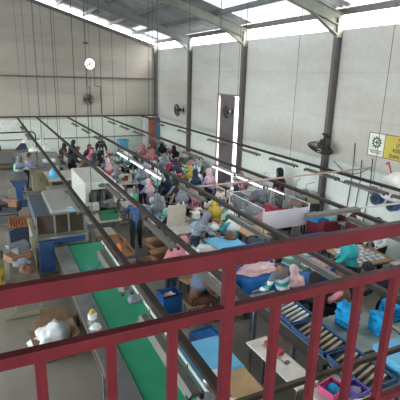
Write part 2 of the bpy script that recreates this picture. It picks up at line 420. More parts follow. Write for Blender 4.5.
# lamp fixtures
def lamp_proto(lit):
    e = empty('fluorescent_lamp', (0, 0, 0), 0, 'x', 'lamp')
    b = MB(); b.b2(-.035, .035, -.62, .62, -.035, .0)
    if not lit:
        b.prism([(-.075, -.045), (-.07, -.05), (-.03, -.005), (-.035, -.0)], 'y', -.62, .62)
        b.prism([(.075, -.045), (.07, -.05), (.03, -.005), (.035, -.0)], 'y', -.62, .62)
    b.build('housing', M['fixture'], e)
    for sx in ((-.06, .06) if lit else (-.045, .045)): MB().cyl((sx, -.58, -.055), (sx, .58, -.055), .019 if lit else .014, n=10).build('tube', M['tube_on' if lit else 'tube_off'], e, smooth=True)
    b = MB()
    for sx in (-.055, .055):
        for sy in (-.595, .595): b.b2(sx-.018, sx+.018, sy-.02, sy+.02, -.075, -.03)
    b.build('lamp_holder', M['dark'], e)
    b = MB(); b.cyl((0, -.45, 0), (0, -.45, .14), .006, n=5); b.cyl((0, .45, 0), (0, .45, .14), .006, n=5); b.build('suspension', M['wire'], e)
    return e
LIT, OFF = lamp_proto(True), lamp_proto(False)
lampspec = [  # rail, y, lit
 (0, 3.1, 0, 'unlit grey lamp under the left rail, nearest the railing post'), (0, 4.9, 0, 'unlit grey lamp over the green conveyor, just behind the middle railing bar'),
 (0, 8.0, 0, 'unlit grey lamp on the left rail above the orange beacon trays'),
 (1, 4.0, 0, 'unlit grey lamp on the second rail seen between the railing bars, nearest'), (1, 5.9, 0, 'unlit grey lamp on the second rail above the blue fabric bin'),
 (1, 8.6, 0, 'unlit grey lamp on the second rail above the woman in pink hijab'),
 (2, 10.1, 1, 'lit lamp on the third rail, nearest of its three'), (2, 11.45, 1, 'lit lamp on the third rail, middle of its three'), (2, 12.85, 1, 'lit lamp on the third rail, farthest of its three'),
 (2, 5.7, 0, 'unlit grey lamp on the third rail above the clear sided bin'), (2, 7.9, 0, 'unlit grey lamp on the third rail above the man in the striped shirt'), (2, 4.1, 0, 'unlit grey lamp on the third rail before the teal top'),
 (3, 9.95, 1, 'lit lamp on the fourth rail left of the hanger rod, farthest of its three'), (3, 8.6, 1, 'lit lamp on the fourth rail, middle of its three'), (3, 7.55, 1, 'lit lamp on the fourth rail nearest the person in maroon'),
 (3, 4.8, 0, 'unlit grey lamp on the fourth rail over the red crate'), (3, 12.0, 0, 'unlit grey lamp on the fourth rail beyond its lit lamps'),
 (4, 5.65, 0, 'unlit lamp on the right rail at the picture edge'), (4, 7.05, 0, 'unlit lamp on the right rail right of the big wall fan'), (4, 8.55, 0, 'unlit lamp on the right rail left of the big wall fan'),
 (4, 10.2, 0, 'unlit lamp on the right rail left of the thick hanger rod'), (4, 12.1, 0, 'unlit lamp on the right rail nearest the tall gateway'),
 (4, 14.4, 0, 'unlit lamp on the right rail just left of the tall gateway'), (4, 17.4, 0, 'unlit lamp on the right rail, second farthest'), (4, 20.5, 0, 'unlit lamp on the right rail, farthest near the lockers'),
 (3, 15.2, 0, 'unlit lamp on the fourth rail under the small wall fan'), (3, 17.3, 0, 'unlit lamp on the fourth rail, third farthest'), (3, 19.4, 0, 'unlit lamp on the fourth rail, second farthest'), (3, 21.6, 0, 'unlit lamp on the fourth rail, farthest'),
 (2, 16.2, 0, 'unlit lamp on the third rail, third farthest'), (2, 18.6, 0, 'unlit lamp on the third rail, second farthest'), (2, 21.0, 0, 'unlit lamp on the third rail, farthest'),
 (0, 20, 0, 'unlit lamp on the left rail, farthest'), (0, 17.5, 0, 'unlit lamp on the left rail, second farthest')]
for r, y, lit, lab in lampspec:
    dx = .10 if (r == 0 and y < 6) else 0
    inst(LIT if lit else OFF, (rails[r][0]-dx, y, RZ-(.15 if lit else .11)), 0, lab, 'fluorescent lamps under the rails', s=.5 if (r, y) == (3, 7.55) else 1)

# ------------------------------------------------------------------ fans
def fan_proto():
    e = empty('wall_fan', (0, 0, 0), 0, 'x', 'fan')
    b = MB()     # faces +Y local
    for r in (.30, .24, .17, .10):
        for k in range(28):
            a0, a1 = 2*PI*k/28, 2*PI*(k+1)/28; y = .10-(r/.30)**2*.09
            b.cyl((r*math.cos(a0), y, r*math.sin(a0)), (r*math.cos(a1), y, r*math.sin(a1)), .004 if r < .3 else .01, n=4, cap=False)
    for k in range(44):
        a = 2*PI*k/44
        b.path([(.05*math.cos(a), .10, .05*math.sin(a)), (.2*math.cos(a), .06, .2*math.sin(a)), (.3*math.cos(a), .0, .3*math.sin(a)), (.18*math.cos(a), -.09, .18*math.sin(a))], .0035, 4)
    b.build('guard', M['dark'], e, whole=True)
    b = MB()
    for k in range(3):
        a = 2*PI*k/3
        b.prism([(.04*math.cos(a-.3), .04*math.sin(a-.3)), (.25*math.cos(a-.45), .25*math.sin(a-.45)), (.27*math.cos(a), .27*math.sin(a)), (.24*math.cos(a+.45), .24*math.sin(a+.45)), (.04*math.cos(a+.5), .04*math.sin(a+.5))], 'y', -.005, .005)
    b.build('blade', M['steel_dark'], e)
    MB().cyl((0, -.2, 0), (0, -.03, 0), .08, .09, 16).build('motor', M['dark'], e, smooth=True)
    MB().path([(0, -.2, 0), (0, -.28, -.02), (0, -.34, -.02)], .022).box((0, -.345, -.02), (.14, .02, .2)).build('bracket', M['dark'], e)
    return e
F_ = fan_proto()
for (x, y, z, rz, tilt, s, lab) in [
 (4.89, 23.64, 3.27, PI, 0, .95, 'black round fan on the gable wall below the bright exhaust opening'),
 (8.42, 20.0, 2.97, PI/2+.1, .1, 1.0, 'black round fan on the long wall between the corner and the gateway'),
 (8.38, 9.5, 2.74, PI/2+.3, 1.0, 1.2, 'large dark round fan tilted down on the column left of the yellow sign'),
 (8.45, 15.12, 3.28, PI/2, .1, .85, 'dark fan standing before the bright strip of the gateway')]:
    o = inst(F_, (x, y, z), rz, lab, s=s); o.rotation_euler = Euler((-tilt, 0, rz), 'XYZ')
# exhaust fan in its opening
e = empty('exhaust_fan', (FX, L+.05, FZ), 0, 'exhaust fan silhouetted in a bright round opening high in the gable wall', 'fan')
b = MB()
n = 28
for k in range(n):
    a0, a1 = 2*PI*k/n, 2*PI*(k+1)/n
    b.prism([(FR*.97*math.cos(a0), FR*.97*math.sin(a0)), (FR*1.12*math.cos(a0), FR*1.12*math.sin(a0)), (FR*1.12*math.cos(a1), FR*1.12*math.sin(a1)), (FR*.97*math.cos(a1), FR*.97*math.sin(a1))], 'y', -.07, -.055)
b.build('rim', M['greymetal'], e, whole=True)
b = MB()
for k in range(4):
    a = 2*PI*k/4+.6
    b.prism([(.02*math.cos(a-.8), .02*math.sin(a-.8)), (.2*math.cos(a-.28), .2*math.sin(a-.28)), (.2*math.cos(a+.28), .2*math.sin(a+.28)), (.02*math.cos(a+.8), .02*math.sin(a+.8))], 'y', -.004, .004)
b.build('blade', M['dark'], e)
MB().cyl((0, -.05, 0), (0, .05, 0), .05).build('hub', M['dark'], e)
MB().b2(-.28, .28, .05, .065, -.01, .01).b2(-.01, .01, .05, .065, -.28, .28).build('strut', M['greymetal'], e)
for i, x in enumerate((4.93, 5.33)):
    tag(MB().path([(x, L-.014, 4.85), (x, L-.014, 3.95), (x+(.3 if i else .12), L-.014, 3.9), (x+(.3 if i else .12), L-.014, 2.5)], .015, 5).build('conduit', M['wire']),
        ['thin wall conduit dropping from the left of the exhaust fan', 'thin wall conduit dropping from the right of the exhaust fan'][i], 'conduit')
tag(MB().cyl((4.75, 23.6, 6.9), (4.75, 23.6, 7.15), .01).cyl((4.75, 23.6, 6.75), (4.75, 23.6, 6.86), .2, .04).build('pendant_lamp', M['dark']), 'small dark pendant lamp under the roof above the exhaust fan', 'lamp') if False else None
e = empty('pendant_lamp', (4.77, 23.2, 6.0), 0, 'small dark pendant lamp hanging above the exhaust fan', 'lamp')
MB().lathe([(.16, 0), (.13, .04), (.03, .08), (.02, .12)]).build('shade', M['dark'], e)
MB().cyl((0, 0, .12), (0, 0, 1.2), .008, n=5).build('cord', M['wire'], e)

# ------------------------------------------------------------------ sign
e = empty('safety_sign', (W-.012, 8.14, 2.78), 0, 'yellow safety banner with a green gear emblem on a white panel', 'sign')
MB().b2(-.012, .0, -.5, 0, 0, .56).build('emblem_panel', M['paper'], e)
MB().b2(-.012, .0, -2.5, -.5, 0, .56).build('message_panel', M['signyellow'], e)
b = MB()
for a, c_, d, f in ((0, -2.5, .56, .575), (0, -2.5, -.015, 0)): b.b2(-.02, .002, c_, a, d, f)
b.b2(-.02, .002, 0, .015, -.015, .575); b.b2(-.02, .002, -.507, -.493, 0, .56); b.build('frame', M['steel_dark'], e)
b = MB()
cy, cz = -.25, .34
pts = []
for k in range(11):
    for da, r in ((-.16, .12), (-.11, .155), (.11, .155), (.16, .12)):
        a = 2*PI*k/11+da; pts.append((r*math.cos(a), r*math.sin(a)))
cu_o = [(p[0], p[1]) for p in pts]; cu_i = [(.085*math.cos(2*PI*k/24), .085*math.sin(2*PI*k/24)) for k in range(24)]
g = plate('gear_emblem', cu_o, [cu_i], .004, Matrix(((0, 0, 1, -.0145), (-1, 0, 0, cy), (0, 1, 0, cz), (0, 0, 0, 1))), M['signgreen'])
del g['kind']; g.parent = e
MB().b2(-.0165, -.012, cy-.06, cy+.06, cz-.018, cz+.018).b2(-.0165, -.012, cy-.018, cy+.018, cz-.06, cz+.06).build('cross_emblem', M['signgreen'], e)
def sign_mx(y, z): return Matrix(((0, 0, -1, -.014), (-1, 0, 0, y), (0, 1, 0, z), (0, 0, 0, 1)))
text_mesh('KESELAMATAN DAN', .04, sign_mx(-.25, .12), M['signgreen'], 'emblem_caption', e, align='CENTER')
text_mesh('KESEHATAN KERJA', .04, sign_mx(-.25, .07), M['signgreen'], 'emblem_caption', e, align='CENTER')
text_mesh('PERHATIAN', .12, sign_mx(-1.2, .44), M['signred'], 'heading_text', e, align='CENTER')
text_mesh('UTAMAKAN', .13, sign_mx(-1.2, .31), mat('sign_ink', '#4b4a2a', .6), 'message_text', e, align='CENTER')
text_mesh('KESELAMATAN', .13, sign_mx(-1.2, .175), MATS['sign_ink'], 'message_text', e, align='CENTER')
text_mesh('DAN KESEHATAN', .13, sign_mx(-1.2, .035), MATS['sign_ink'], 'message_text', e, align='CENTER')

# ------------------------------------------------------------------ lockers and doorway at the far corner
def locker(x0, x1, m, lab):
    e = empty('tall_locker', ((x0+x1)/2, 23.55, 0), 0, lab, 'locker')
    w = (x1-x0)/2
    MB().b2(-w, w, -.25, .25, 0, 2.28).build('body', m, e, .01)
    MB().b2(-w+.03, w-.03, -.27, -.25, .08, 2.22).build('door', m, e, .004)
    MB().b2(w-.09, w-.06, -.295, -.27, 1.05, 1.25).build('handle', M['inox'], e)
tall = locker
locker(8.19, 8.52, mat('locker_orange', '#a85a40', .5), 'tall orange locker standing at the far corner between white doorway board and blue locker')
locker(8.53, 8.62+.15, mat('locker_blue', '#2f6fa5', .4), 'tall blue locker tight in the far corner')
e = empty('lit_doorway_board', (8.0, 23.5, 0), 0, 'tall white board standing in for the lit doorway left of the orange locker', 'doorway')  # added white board in place of the bright light in an open doorway
MB().b2(-.17, .17, -.03, .03, 0, 2.32).build('board', M['white'], e); MB().b2(-.2, .65, -.05, .05, 2.32, 2.36).build('top_rail', M['white'], e)

tag(MB().b2(-1.5, 1.35, L-.04, L-.003, 1.75, 2.2).build('notice_board', M['white']), 'long blank white board on the gable wall at the far left', 'board')
# ------------------------------------------------------------------ people
def skin_mesh(verts, edges, radii, sub=1):
    me = bpy.data.meshes.new('sk'); me.from_pydata([tuple(v) for v in verts], edges, [])
    o = bpy.data.objects.new('sk', me); C.objects.link(o)
    o.modifiers.new('s', 'SKIN'); o.modifiers['s'].use_smooth_shade = True
    for i, d in enumerate(me.skin_vertices[0].data):
        r = radii[i]; d.radius = (r, r) if not isinstance(r, tuple) else r; d.use_root = (i == 0)
    s = o.modifiers.new('u', 'SUBSURF'); s.levels = sub; s.render_levels = sub
    dg = bpy.context.evaluated_depsgraph_get(); dg.update()
    m2 = bpy.data.meshes.new_from_object(o.evaluated_get(dg)); bpy.data.objects.remove(o); bpy.data.meshes.remove(me)
    return m2
def mesh_obj(me, name, m, parent):
    me.materials.clear()
    for x in (m if isinstance(m, (list, tuple)) else [m]): me.materials.append(x)
    for p in me.polygons: p.use_smooth = True
    me.name = name
    o = bpy.data.objects.new(name, me); C.objects.link(o); o.parent = parent
    return o
def add_mesh(bm, me, mi=0):
    n0 = len(bm.faces); bm.from_mesh(me); bm.faces.ensure_lookup_table()
    for f in bm.faces[n0:]: f.material_index = mi

def ik(sh, tgt, l1, l2, pole):
    sh, tgt = Vector(sh), Vector(tgt); d = tgt-sh; D = min(d.length, (l1+l2)*.985); dn = d.normalized(); tgt = sh+dn*D
    a = (l1*l1-l2*l2+D*D)/(2*D); h = math.sqrt(max(0, l1*l1-a*a))
    p = Vector(pole)-dn*Vector(pole).dot(dn); p.normalize()
    return sh+dn*a+p*h, tgt

BODY = {}
def pose_data(pose, lean, hands, hgt):
    """joint positions; local frame faces +Y, origin between the feet (or under the seat)"""
    J = {}
    s = hgt/1.58
    seated = pose == 'sit'
    hz = .53 if seated else (.84*s)
    if pose == 'bend': hz = .82*s
    rot = Matrix.Rotation(-lean, 3, 'X')
    base = Vector((0, -.0, hz))
    if not seated and lean > .3: base.y -= .12
    def t(v): return base+rot @ (Vector(v)*s)
    J['pelvis'] = base; J['waist'] = t((0, .0, .15)); J['chest'] = t((0, .01, .32)); J['neck'] = t((0, 0, .47)); J['nape'] = t((0, .01, .54))
    J['head'] = t((0, .03, .655)) if lean < .9 else t((0, .06, .62))
    for sd, nm in ((-1, 'l'), (1, 'r')):
        J['sh'+nm] = t((.165*sd, 0, .425))
        tg = Vector(hands[0 if sd < 0 else 1])
        el, wr = ik(J['sh'+nm], tg, .265*s, .235*s, (sd*.6, -.5, -.6))
        J['el'+nm], J['wr'+nm] = el, wr
        J['hip'+nm] = base+Vector((.085*sd, 0, -.03))
        if seated:
            J['kn'+nm] = Vector((.13*sd, .40, .50)); J['an'+nm] = Vector((.13*sd, .36, .09)); J['toe'+nm] = Vector((.14*sd, .50, .035))
        else:
            st_ = .06*sd if pose == 'step' else 0
            J['kn'+nm] = Vector((.10*sd, .02+st_*1.5, .44*s)); J['an'+nm] = Vector((.11*sd, -.02+st_*3, .085)); J['toe'+nm] = Vector((.13*sd, .11+st_*3, .035))
    return J
def make_person(pose='stand', lean=.12, hands=((-.2, .35, .9), (.2, .35, .9)), hgt=1.55, top='blue', bottom='black', head='hijab', headcol='greyc', long_top=.18, name='person'):
    J = pose_data(pose, lean, hands, hgt)
    e = empty(name, (0, 0, 0), 0, 'x', 'person')
    s = hgt/1.58
    # body with five-fingered hands and a head with face
    V = ['pelvis', 'waist', 'chest', 'neck', 'nape', 'shl', 'ell', 'wrl', 'shr', 'elr', 'wrr', 'hipl', 'knl', 'anl', 'toel', 'hipr', 'knr', 'anr', 'toer']
    idx = {n: i for i, n in enumerate(V)}
    rad = dict(pelvis=.105, waist=.09, chest=.105, neck=.06, nape=.045, shl=.05, ell=.036, wrl=.024, shr=.05, elr=.036, wrr=.024, hipl=.075, knl=.05, anl=.032, toel=.026, hipr=.075, knr=.05, anr=.032, toer=.026)
    E_ = [('pelvis', 'waist'), ('waist', 'chest'), ('chest', 'neck'), ('neck', 'nape'), ('chest', 'shl'), ('shl', 'ell'), ('ell', 'wrl'), ('chest', 'shr'), ('shr', 'elr'), ('elr', 'wrr'),
          ('pelvis', 'hipl'), ('hipl', 'knl'), ('knl', 'anl'), ('anl', 'toel'), ('pelvis', 'hipr'), ('hipr', 'knr'), ('knr', 'anr'), ('anr', 'toer')]
    bm = bmesh.new()
    me = skin_mesh([J[v] for v in V], [(idx[a], idx[b]) for a, b in E_], [rad[v]*s for v in V]); add_mesh(bm, me); bpy.data.meshes.remove(me)
    w = MB(); w.bm.free(); w.bm = bm
    hc = J['head']; up = (J['head']-J['nape']).normalized(); tilt = math.atan2(up.y, up.z)
    rotH = Euler((-(lean*.6+.15), 0, 0)); mh = rotH.to_matrix()
    def H(v): return hc+mh @ (Vector(v)*s)
    w.ball(hc, (.074*s, .092*s, .108*s), 16, rotH); w.ball(H((0, .03, -.06)), (.052*s, .06*s, .055*s), 12, rotH)
    w.ball(H((0, .095, -.01)), (.012, .02, .024), 8, rotH)
    for sd in (-1, 1):
        w.ball(H((sd*.078, 0, -.01)), (.01, .02, .03), 8, rotH)
        w.mi = 1; w.ball(H((sd*.03, .082, .012)), (.013, .008, .008), 8, rotH); w.mi = 0
    w.mi = 2; w.ball(H((0, .083, -.055)), (.022, .008, .007), 8, rotH); w.mi = 0
    for nm, sd in (('l', -1), ('r', 1)):
        wr = J['wr'+nm]; d = (wr-J['el'+nm]).normalized(); side = d.cross(Vector((0, 0, 1))).normalized(); nrm = side.cross(d)
        pc = wr+d*.05; q = Matrix((side, d, nrm)).transposed().to_euler()
        w.ball(pc, (.036, .05, .014), 10, q)
        for k in range(4):
            l_ = (.032, .038, .035, .026)[k]; o0 = wr+d*.08+side*(k-1.5)*.018
            p1 = o0+d*l_; p2 = p1+d*l_*.7-nrm*.016
            w.cyl(o0, p1, .008, .0075, 6).cyl(p1, p2, .0075, .006, 6)
        ts = -sd if side.x > 0 else sd
        t0 = wr+d*.025+side*ts*.03; t1 = t0+d*.025+side*ts*.022; w.cyl(t0, t1, .010, .008, 6).cyl(t1, t1+d*.025-nrm*.008, .008, .006, 6)
    bm.normal_update(); me = bpy.data.meshes.new('body'); bm.to_mesh(me); bm.free()
    mesh_obj(me, 'body', [M['skin'], M['hair'], mat('lips', '#8a4a44', .5)], e)
    # clothes
    def cloth(nm, vs, es, rr, m, seed=1, amp=.012):
        ix = {n: i for i, n in enumerate(vs)}
        me = skin_mesh([J[v] for v in vs], [(ix[a], ix[b]) for a, b in es], [rr[v] if isinstance(rr[v], tuple) else rr[v]*s for v in vs])
        for v in me.vertices:
            v.co += v.normal*(noise.noise(v.co*9+Vector((seed, 0, 0)))*amp+.003)
        return mesh_obj(me, nm, m, e)
    vs = ['hipl', 'knl', 'anl']; J['crotch'] = J['pelvis']+Vector((0, 0, -.02))
    for nm in 'lr':
        J['cuff'+nm] = J['an'+nm]+Vector((0, 0, .0))
    cloth('trousers', ['crotch', 'hipl', 'knl', 'cuffl', 'hipr', 'knr', 'cuffr'], [('crotch', 'hipl'), ('hipl', 'knl'), ('knl', 'cuffl'), ('crotch', 'hipr'), ('hipr', 'knr'), ('knr', 'cuffr')],
          dict(crotch=.115, hipl=.095, knl=.07, cuffl=.052, hipr=.095, knr=.07, cuffr=.052), M[bottom], 2)
    down = (J['pelvis']-J['waist']).normalized()
    if pose == 'sit': J['hem'] = J['pelvis']+Vector((0, .05, -.03))
    else: J['hem'] = J['pelvis']+Vector((0, 0, -long_top))
    for nm in 'lr': J['slv'+nm] = J['el'+nm].lerp(J['wr'+nm], .85)
    cloth('shirt', ['waist', 'pelvis', 'hem', 'chest', 'neck', 'shl', 'ell', 'slvl', 'shr', 'elr', 'slvr'],
          [('waist', 'pelvis'), ('pelvis', 'hem'), ('waist', 'chest'), ('chest', 'neck'), ('chest', 'shl'), ('shl', 'ell'), ('ell', 'slvl'), ('chest', 'shr'), ('shr', 'elr'), ('elr', 'slvr')],
          dict(waist=.118, pelvis=.135, hem=.14, chest=.128, neck=.075, shl=.066, ell=.052, slvl=.04, shr=.066, elr=.052, slvr=.04), M[top] if isinstance(top, str) else top, 3, .016)
    for nm in 'lr':
        a, t_ = J['an'+nm], J['toe'+nm]; b = MB(); d = (t_-a); d.z = 0
        b.ball(((a.x+t_.x)/2, (a.y+t_.y)/2+.01, .035), (.043, .115, .035), 10).build('shoe', M['dark'], e, smooth=True)
    # head covering
    bm = bmesh.new(); b = MB(); b.bm.free(); b.bm = bm
    if head == 'hijab':
        n = 20; rings = []
        prof = [(.0, .125), (.05, .118), (.085, .075), (.098, .02), (.095, -.04), (.088, -.10), (.10, -.15), (.15, -.20), (.20, -.26), (.215, -.34), (.20, -.42)]
        spine = (J['neck']-J['chest']).normalized()
        for r, z in prof:
            ring = []
            for k in range(n):
                a = 2*PI*k/n
                p = Vector((r*math.sin(a)*(1 if z > -.15 else 1.0), r*math.cos(a)*(1.08 if z > -.12 else .78), z))*s
                if z > -.13: q = hc+mh @ p
                else:
                    q = J['nape']+spine*((z+.13)*s)*1.0+Vector((p.x, p.y, 0))+Vector((0, 0.01, 0))
                q += Vector((1, 1, 0))*noise.noise(q*12)*.012
                ring.append(bm.verts.new(q))
            rings.append(ring)
        for i in range(len(rings)-1):
            for k in range(n):
                zc = (prof[i][1]+prof[i+1][1])/2
                if -.11 < zc < .07 and (k in (0, 1, n-1, n-2)): continue
                bm.faces.new((rings[i][k], rings[i][(k+1) % n], rings[i+1][(k+1) % n], rings[i+1][k]))
        bmesh.ops.remove_doubles(bm, verts=bm.verts, dist=.001)
        me = bpy.data.meshes.new('headscarf'); bmesh.ops.recalc_face_normals(bm, faces=bm.faces); bm.to_mesh(me); bm.free()
        o = mesh_obj(me, 'headscarf', M[headcol], e); sm = o.modifiers.new('t', 'SOLIDIFY'); sm.thickness = .006; sm.offset = 1
    else:
        r = bmesh.ops.create_uvsphere(bm, u_segments=18, v_segments=12, radius=1)
        for v in r['verts']:
            c = v.co.copy()
            if c.y > .45 and c.z < .35: c *= .85
            k_ = 1+noise.noise(c*5)*.06
            v.co = hc+mh @ Vector((c.x*.083*s*k_, (c.y*.098-.008)*s*k_, (c.z*.112+.012)*s*k_))
        fl = [f for f in bm.faces if (mh.transposed() @ (f.calc_center_median()-hc)).z < -.06*s and (mh.transposed() @ (f.calc_center_median()-hc)).y > -.02]
        bmesh.ops.delete(bm, geom=fl, context='FACES')
        me = bpy.data.meshes.new('hair'); bm.to_mesh(me); bm.free()
        mesh_obj(me, 'cap' if head == 'cap' else 'hair', M[headcol] if head == 'cap' else M['hair'], e)
        if head == 'long':
            b = MB(); b.ball(H((0, -.07, -.12)), (.075, .045, .16), 12, rotH).build('long_hair', M['hair'], e, smooth=True)
    return e
def person(loc, rz, label, **k):
    e = make_person(**k); e.location = (loc[0], loc[1], loc[2] if len(loc) > 2 else 0); e.rotation_euler = (0, 0, rz); e['label'] = label
    return e
def striped():
    m = bpy.data.materials.new('striped_shirt_cloth'); m.use_nodes = True; nt = m.node_tree; n = nt.nodes; l = nt.links; bs = n['Principled BSDF']; bs.inputs['Roughness'].default_value = .8
    tc = n.new('ShaderNodeTexCoord'); sp = n.new('ShaderNodeSeparateXYZ'); l.new(tc.outputs['Object'], sp.inputs[0])
    mr = n.new('ShaderNodeMapRange'); mr.inputs['From Min'].default_value = .8; mr.inputs['From Max'].default_value = 1.4; l.new(sp.outputs['Z'], mr.inputs['Value'])
    cr = n.new('ShaderNodeValToRGB'); cr.color_ramp.interpolation = 'CONSTANT'
    st_ = [(0, '#d8dde0'), (.14, '#3f4f58'), (.24, '#d8e4e4'), (.36, '#3fa8a4'), (.48, '#dfe6e6'), (.58, '#6d7480'), (.84, '#3fa8a4'), (.92, '#6d7480')]
    while len(cr.color_ramp.elements) < len(st_): cr.color_ramp.elements.new(.5)
    for el, (p, c) in zip(cr.color_ramp.elements, st_): el.position = p; el.color = (*rgb(c), 1)
    l.new(mr.outputs[0], cr.inputs['Fac']); l.new(cr.outputs['Color'], bs.inputs['Base Color'])
    return m
STR = striped()
PAT = mat('grey_patterned_cloth', '#8b909c', .8, 0, .55, 16)
# rz: 0 faces away from the camera (+Y); -90deg faces +X
RT, LF, BK = -PI/2, PI/2, PI
person((3.3, 10.55), -.25, 'person in a blue long shirt and green cap standing in the aisle beside cartons', pose='step', lean=.15, hands=((-.12, .38, 1.1), (.22, .36, 1.05)), hgt=1.57, top='blueshirt' if False else 'blue', bottom='black', head='cap', headcol='greenbox', long_top=.22)
person((3.2, 7.85), RT+.2, 'woman in a pink headscarf bending over a low table behind the top rail', pose='stand', lean=.75, hands=((-.1, .5, .82), (.2, .45, .8)), hgt=1.5, top='rose', bottom='denim', headcol='rose')
person((3.22, 6.7), RT+.1, 'woman in a slate blue headscarf and brown dress seated by the railing post', pose='sit', lean=.3, hands=((-.12, .42, .8), (.12, .42, .8)), hgt=1.6, top='brownc', bottom='brownc', headcol='slate')
person((4.55, 5.72), .25, 'man in a grey, white and teal striped shirt leaning over pink cloth', pose='stand', lean=.3, hands=((-.38, .28, .92), (.1, .4, .9)), hgt=1.58, top=STR, bottom='denim', head='hair')
person((6.45, 6.0), .75, 'woman in a long turquoise top and black trousers at the blue skirted table', pose='stand', lean=.15, hands=((-.2, .42, .95), (.25, .38, .95)), hgt=1.68, top='teal', bottom='black', headcol='teal', long_top=.3)
person((8.05, 6.75), LF, 'person in a white shirt and black trousers near the long wall', pose='stand', lean=.2, hands=((-.2, .35, .95), (.2, .3, .85)), hgt=1.58, top='whitec', bottom='black', head='hair', long_top=.08)
person((6.35, 5.1), .8, 'person in black clothes bending behind the cyan fabric stacks', pose='stand', lean=.7, hands=((-.2, .42, .75), (.2, .42, .75)), hgt=1.5, top='black', bottom='black', headcol='black')
person((4.42, 9.0), RT-.3, 'woman in a grey patterned headscarf and top working between pale tables', pose='stand', lean=.45, hands=((-.15, .45, .85), (.15, .45, .85)), hgt=1.5, top=PAT, bottom='denim', headcol='greyc')
person((8.15, 7.55), LF, 'person in a maroon top leaning near the wall below the white sack', pose='stand', lean=.55, hands=((-.2, .4, .9), (.2, .4, .9)), hgt=1.5, top='maroon', bottom='black', headcol='maroon')
person((8.4, 11.2), LF-.2, 'person in a dark headscarf and maroon top standing by the long wall', pose='stand', lean=.05, hands=((-.2, .3, .95), (.2, .3, .95)), hgt=1.8, top='maroon', bottom='black', headcol='black')
person((5.02, 5.95), -.1, 'person in a pale pink headscarf beside the striped shirt man', pose='stand', lean=.5, hands=((-.1, .4, .8), (.25, .38, .8)), hgt=1.22, top='palepink', bottom='denim', headcol='palepink')
person((5.02, 5.3), -.2, 'person all in black behind the trays of slats', pose='sit', lean=.3, hands=((-.12, .42, .8), (.12, .42, .8)), hgt=1.58, top='black', bottom='black', headcol='black')
person((5.6, 5.2), .6, 'person in a pink top holding cyan fabric between two balusters', pose='sit', lean=.3, hands=((-.12, .45, .85), (.12, .45, .85)), hgt=1.55, top='pinkc', bottom='navy', headcol='brownc')
person((4.72, 14.2), .4, 'person in a light blue shirt standing right of the lit lamps', pose='stand', lean=.15, hands=((-.2, .35, .95), (.2, .35, .95)), hgt=1.58, top='lightblue', bottom='navy', headcol='greyc')
person((5.15, 13.95), -.3, 'person in a pale mint shirt standing beside the light blue one', pose='stand', lean=.15, hands=((-.2, .35, .95), (.2, .35, .95)), hgt=1.55, top='mint', bottom='denim', headcol='whitec')
person((4.55, 12.95), .2, 'person in a long lilac grey headscarf before the light blue shirt', pose='stand', lean=.2, hands=((-.2, .35, .9), (.2, .35, .9)), hgt=1.35, top='lilac', bottom='greyc', headcol='palepink')
person((6.75, 12.9), .2, 'person in a pale lilac headscarf standing left of the gateway', pose='stand', lean=.25, hands=((-.2, .35, .9), (.2, .35, .9)), hgt=1.55, top='lilac', bottom='navy', headcol='palepink')
person((6.25, 13.1), -.2, 'person in a light blue top left of the lilac headscarf', pose='stand', lean=.2, hands=((-.2, .35, .9), (.2, .35, .9)), hgt=1.5, top='lightblue', bottom='black', headcol='navy')
person((.9, 17.75), BK+.4, 'woman in a pale green top and grey headscarf behind the pedestal pressing table', pose='stand', lean=.2, hands=((-.2, .4, 1.0), (.15, .4, 1.0)), hgt=1.52, top='mint', bottom='navy', headcol='greyc')
person((1.2, 18.25), RT, 'person in a violet top standing beside the long steel table', pose='stand', lean=.2, hands=((-.2, .4, .95), (.2, .4, .95)), hgt=1.48, top='lilac', bottom='navy', head='hair')
person((4.9, 21.3), BK, 'person in a black top standing at the far end of the hall', pose='stand', lean=.1, hands=((-.2, .35, .95), (.2, .35, .95)), hgt=1.65, top='black', bottom='black', headcol='black')
person((2.85, 20.4), RT, 'person in dark brown at the far end of the steel table', pose='stand', lean=.3, hands=((-.2, .4, .9), (.2, .4, .9)), hgt=1.55, top='brownc', bottom='black', headcol='black')
person((3.35, 19.5), RT, 'person in black between the two dark brown ones far left', pose='stand', lean=.35, hands=((-.2, .4, .9), (.2, .4, .9)), hgt=1.5, top='black', bottom='black', headcol='brownc')
person((3.75, 18.6), RT, 'person in a brown headscarf leaning over a machine at far left', pose='stand', lean=.4, hands=((-.2, .4, .9), (.2, .4, .9)), hgt=1.5, top='brownc', bottom='navy', headcol='rose')

for (x, y, rz_, t_, h_, lab) in [(3.05, 18.9, RT, 'black', 'black', 'person in black nearest the dark table end, left crowd'), (4.05, 20.0, BK, 'navy', 'maroon', 'person in navy with a maroon headscarf in the left crowd'),
    (3.9, 17.3, LF, 'brownc', 'navy', 'person in brown with a navy headscarf before the left crowd'), (3.4, 21.3, RT, 'black', 'navy', 'person in black and navy at the back of the left crowd'), (5.3, 12.3, .3, 'greyc', 'black', 'person in grey with a black headscarf standing mid hall'),
    (4.95, 11.3, -.4, 'navy', 'greyc', 'person in navy with a grey headscarf standing mid hall behind the board')]:
    person((x, y), rz_, lab, pose='stand', lean=.3, hands=((-.2, .4, .9), (.2, .4, .9)), hgt=1.52, top=t_, bottom='black', headcol=h_)
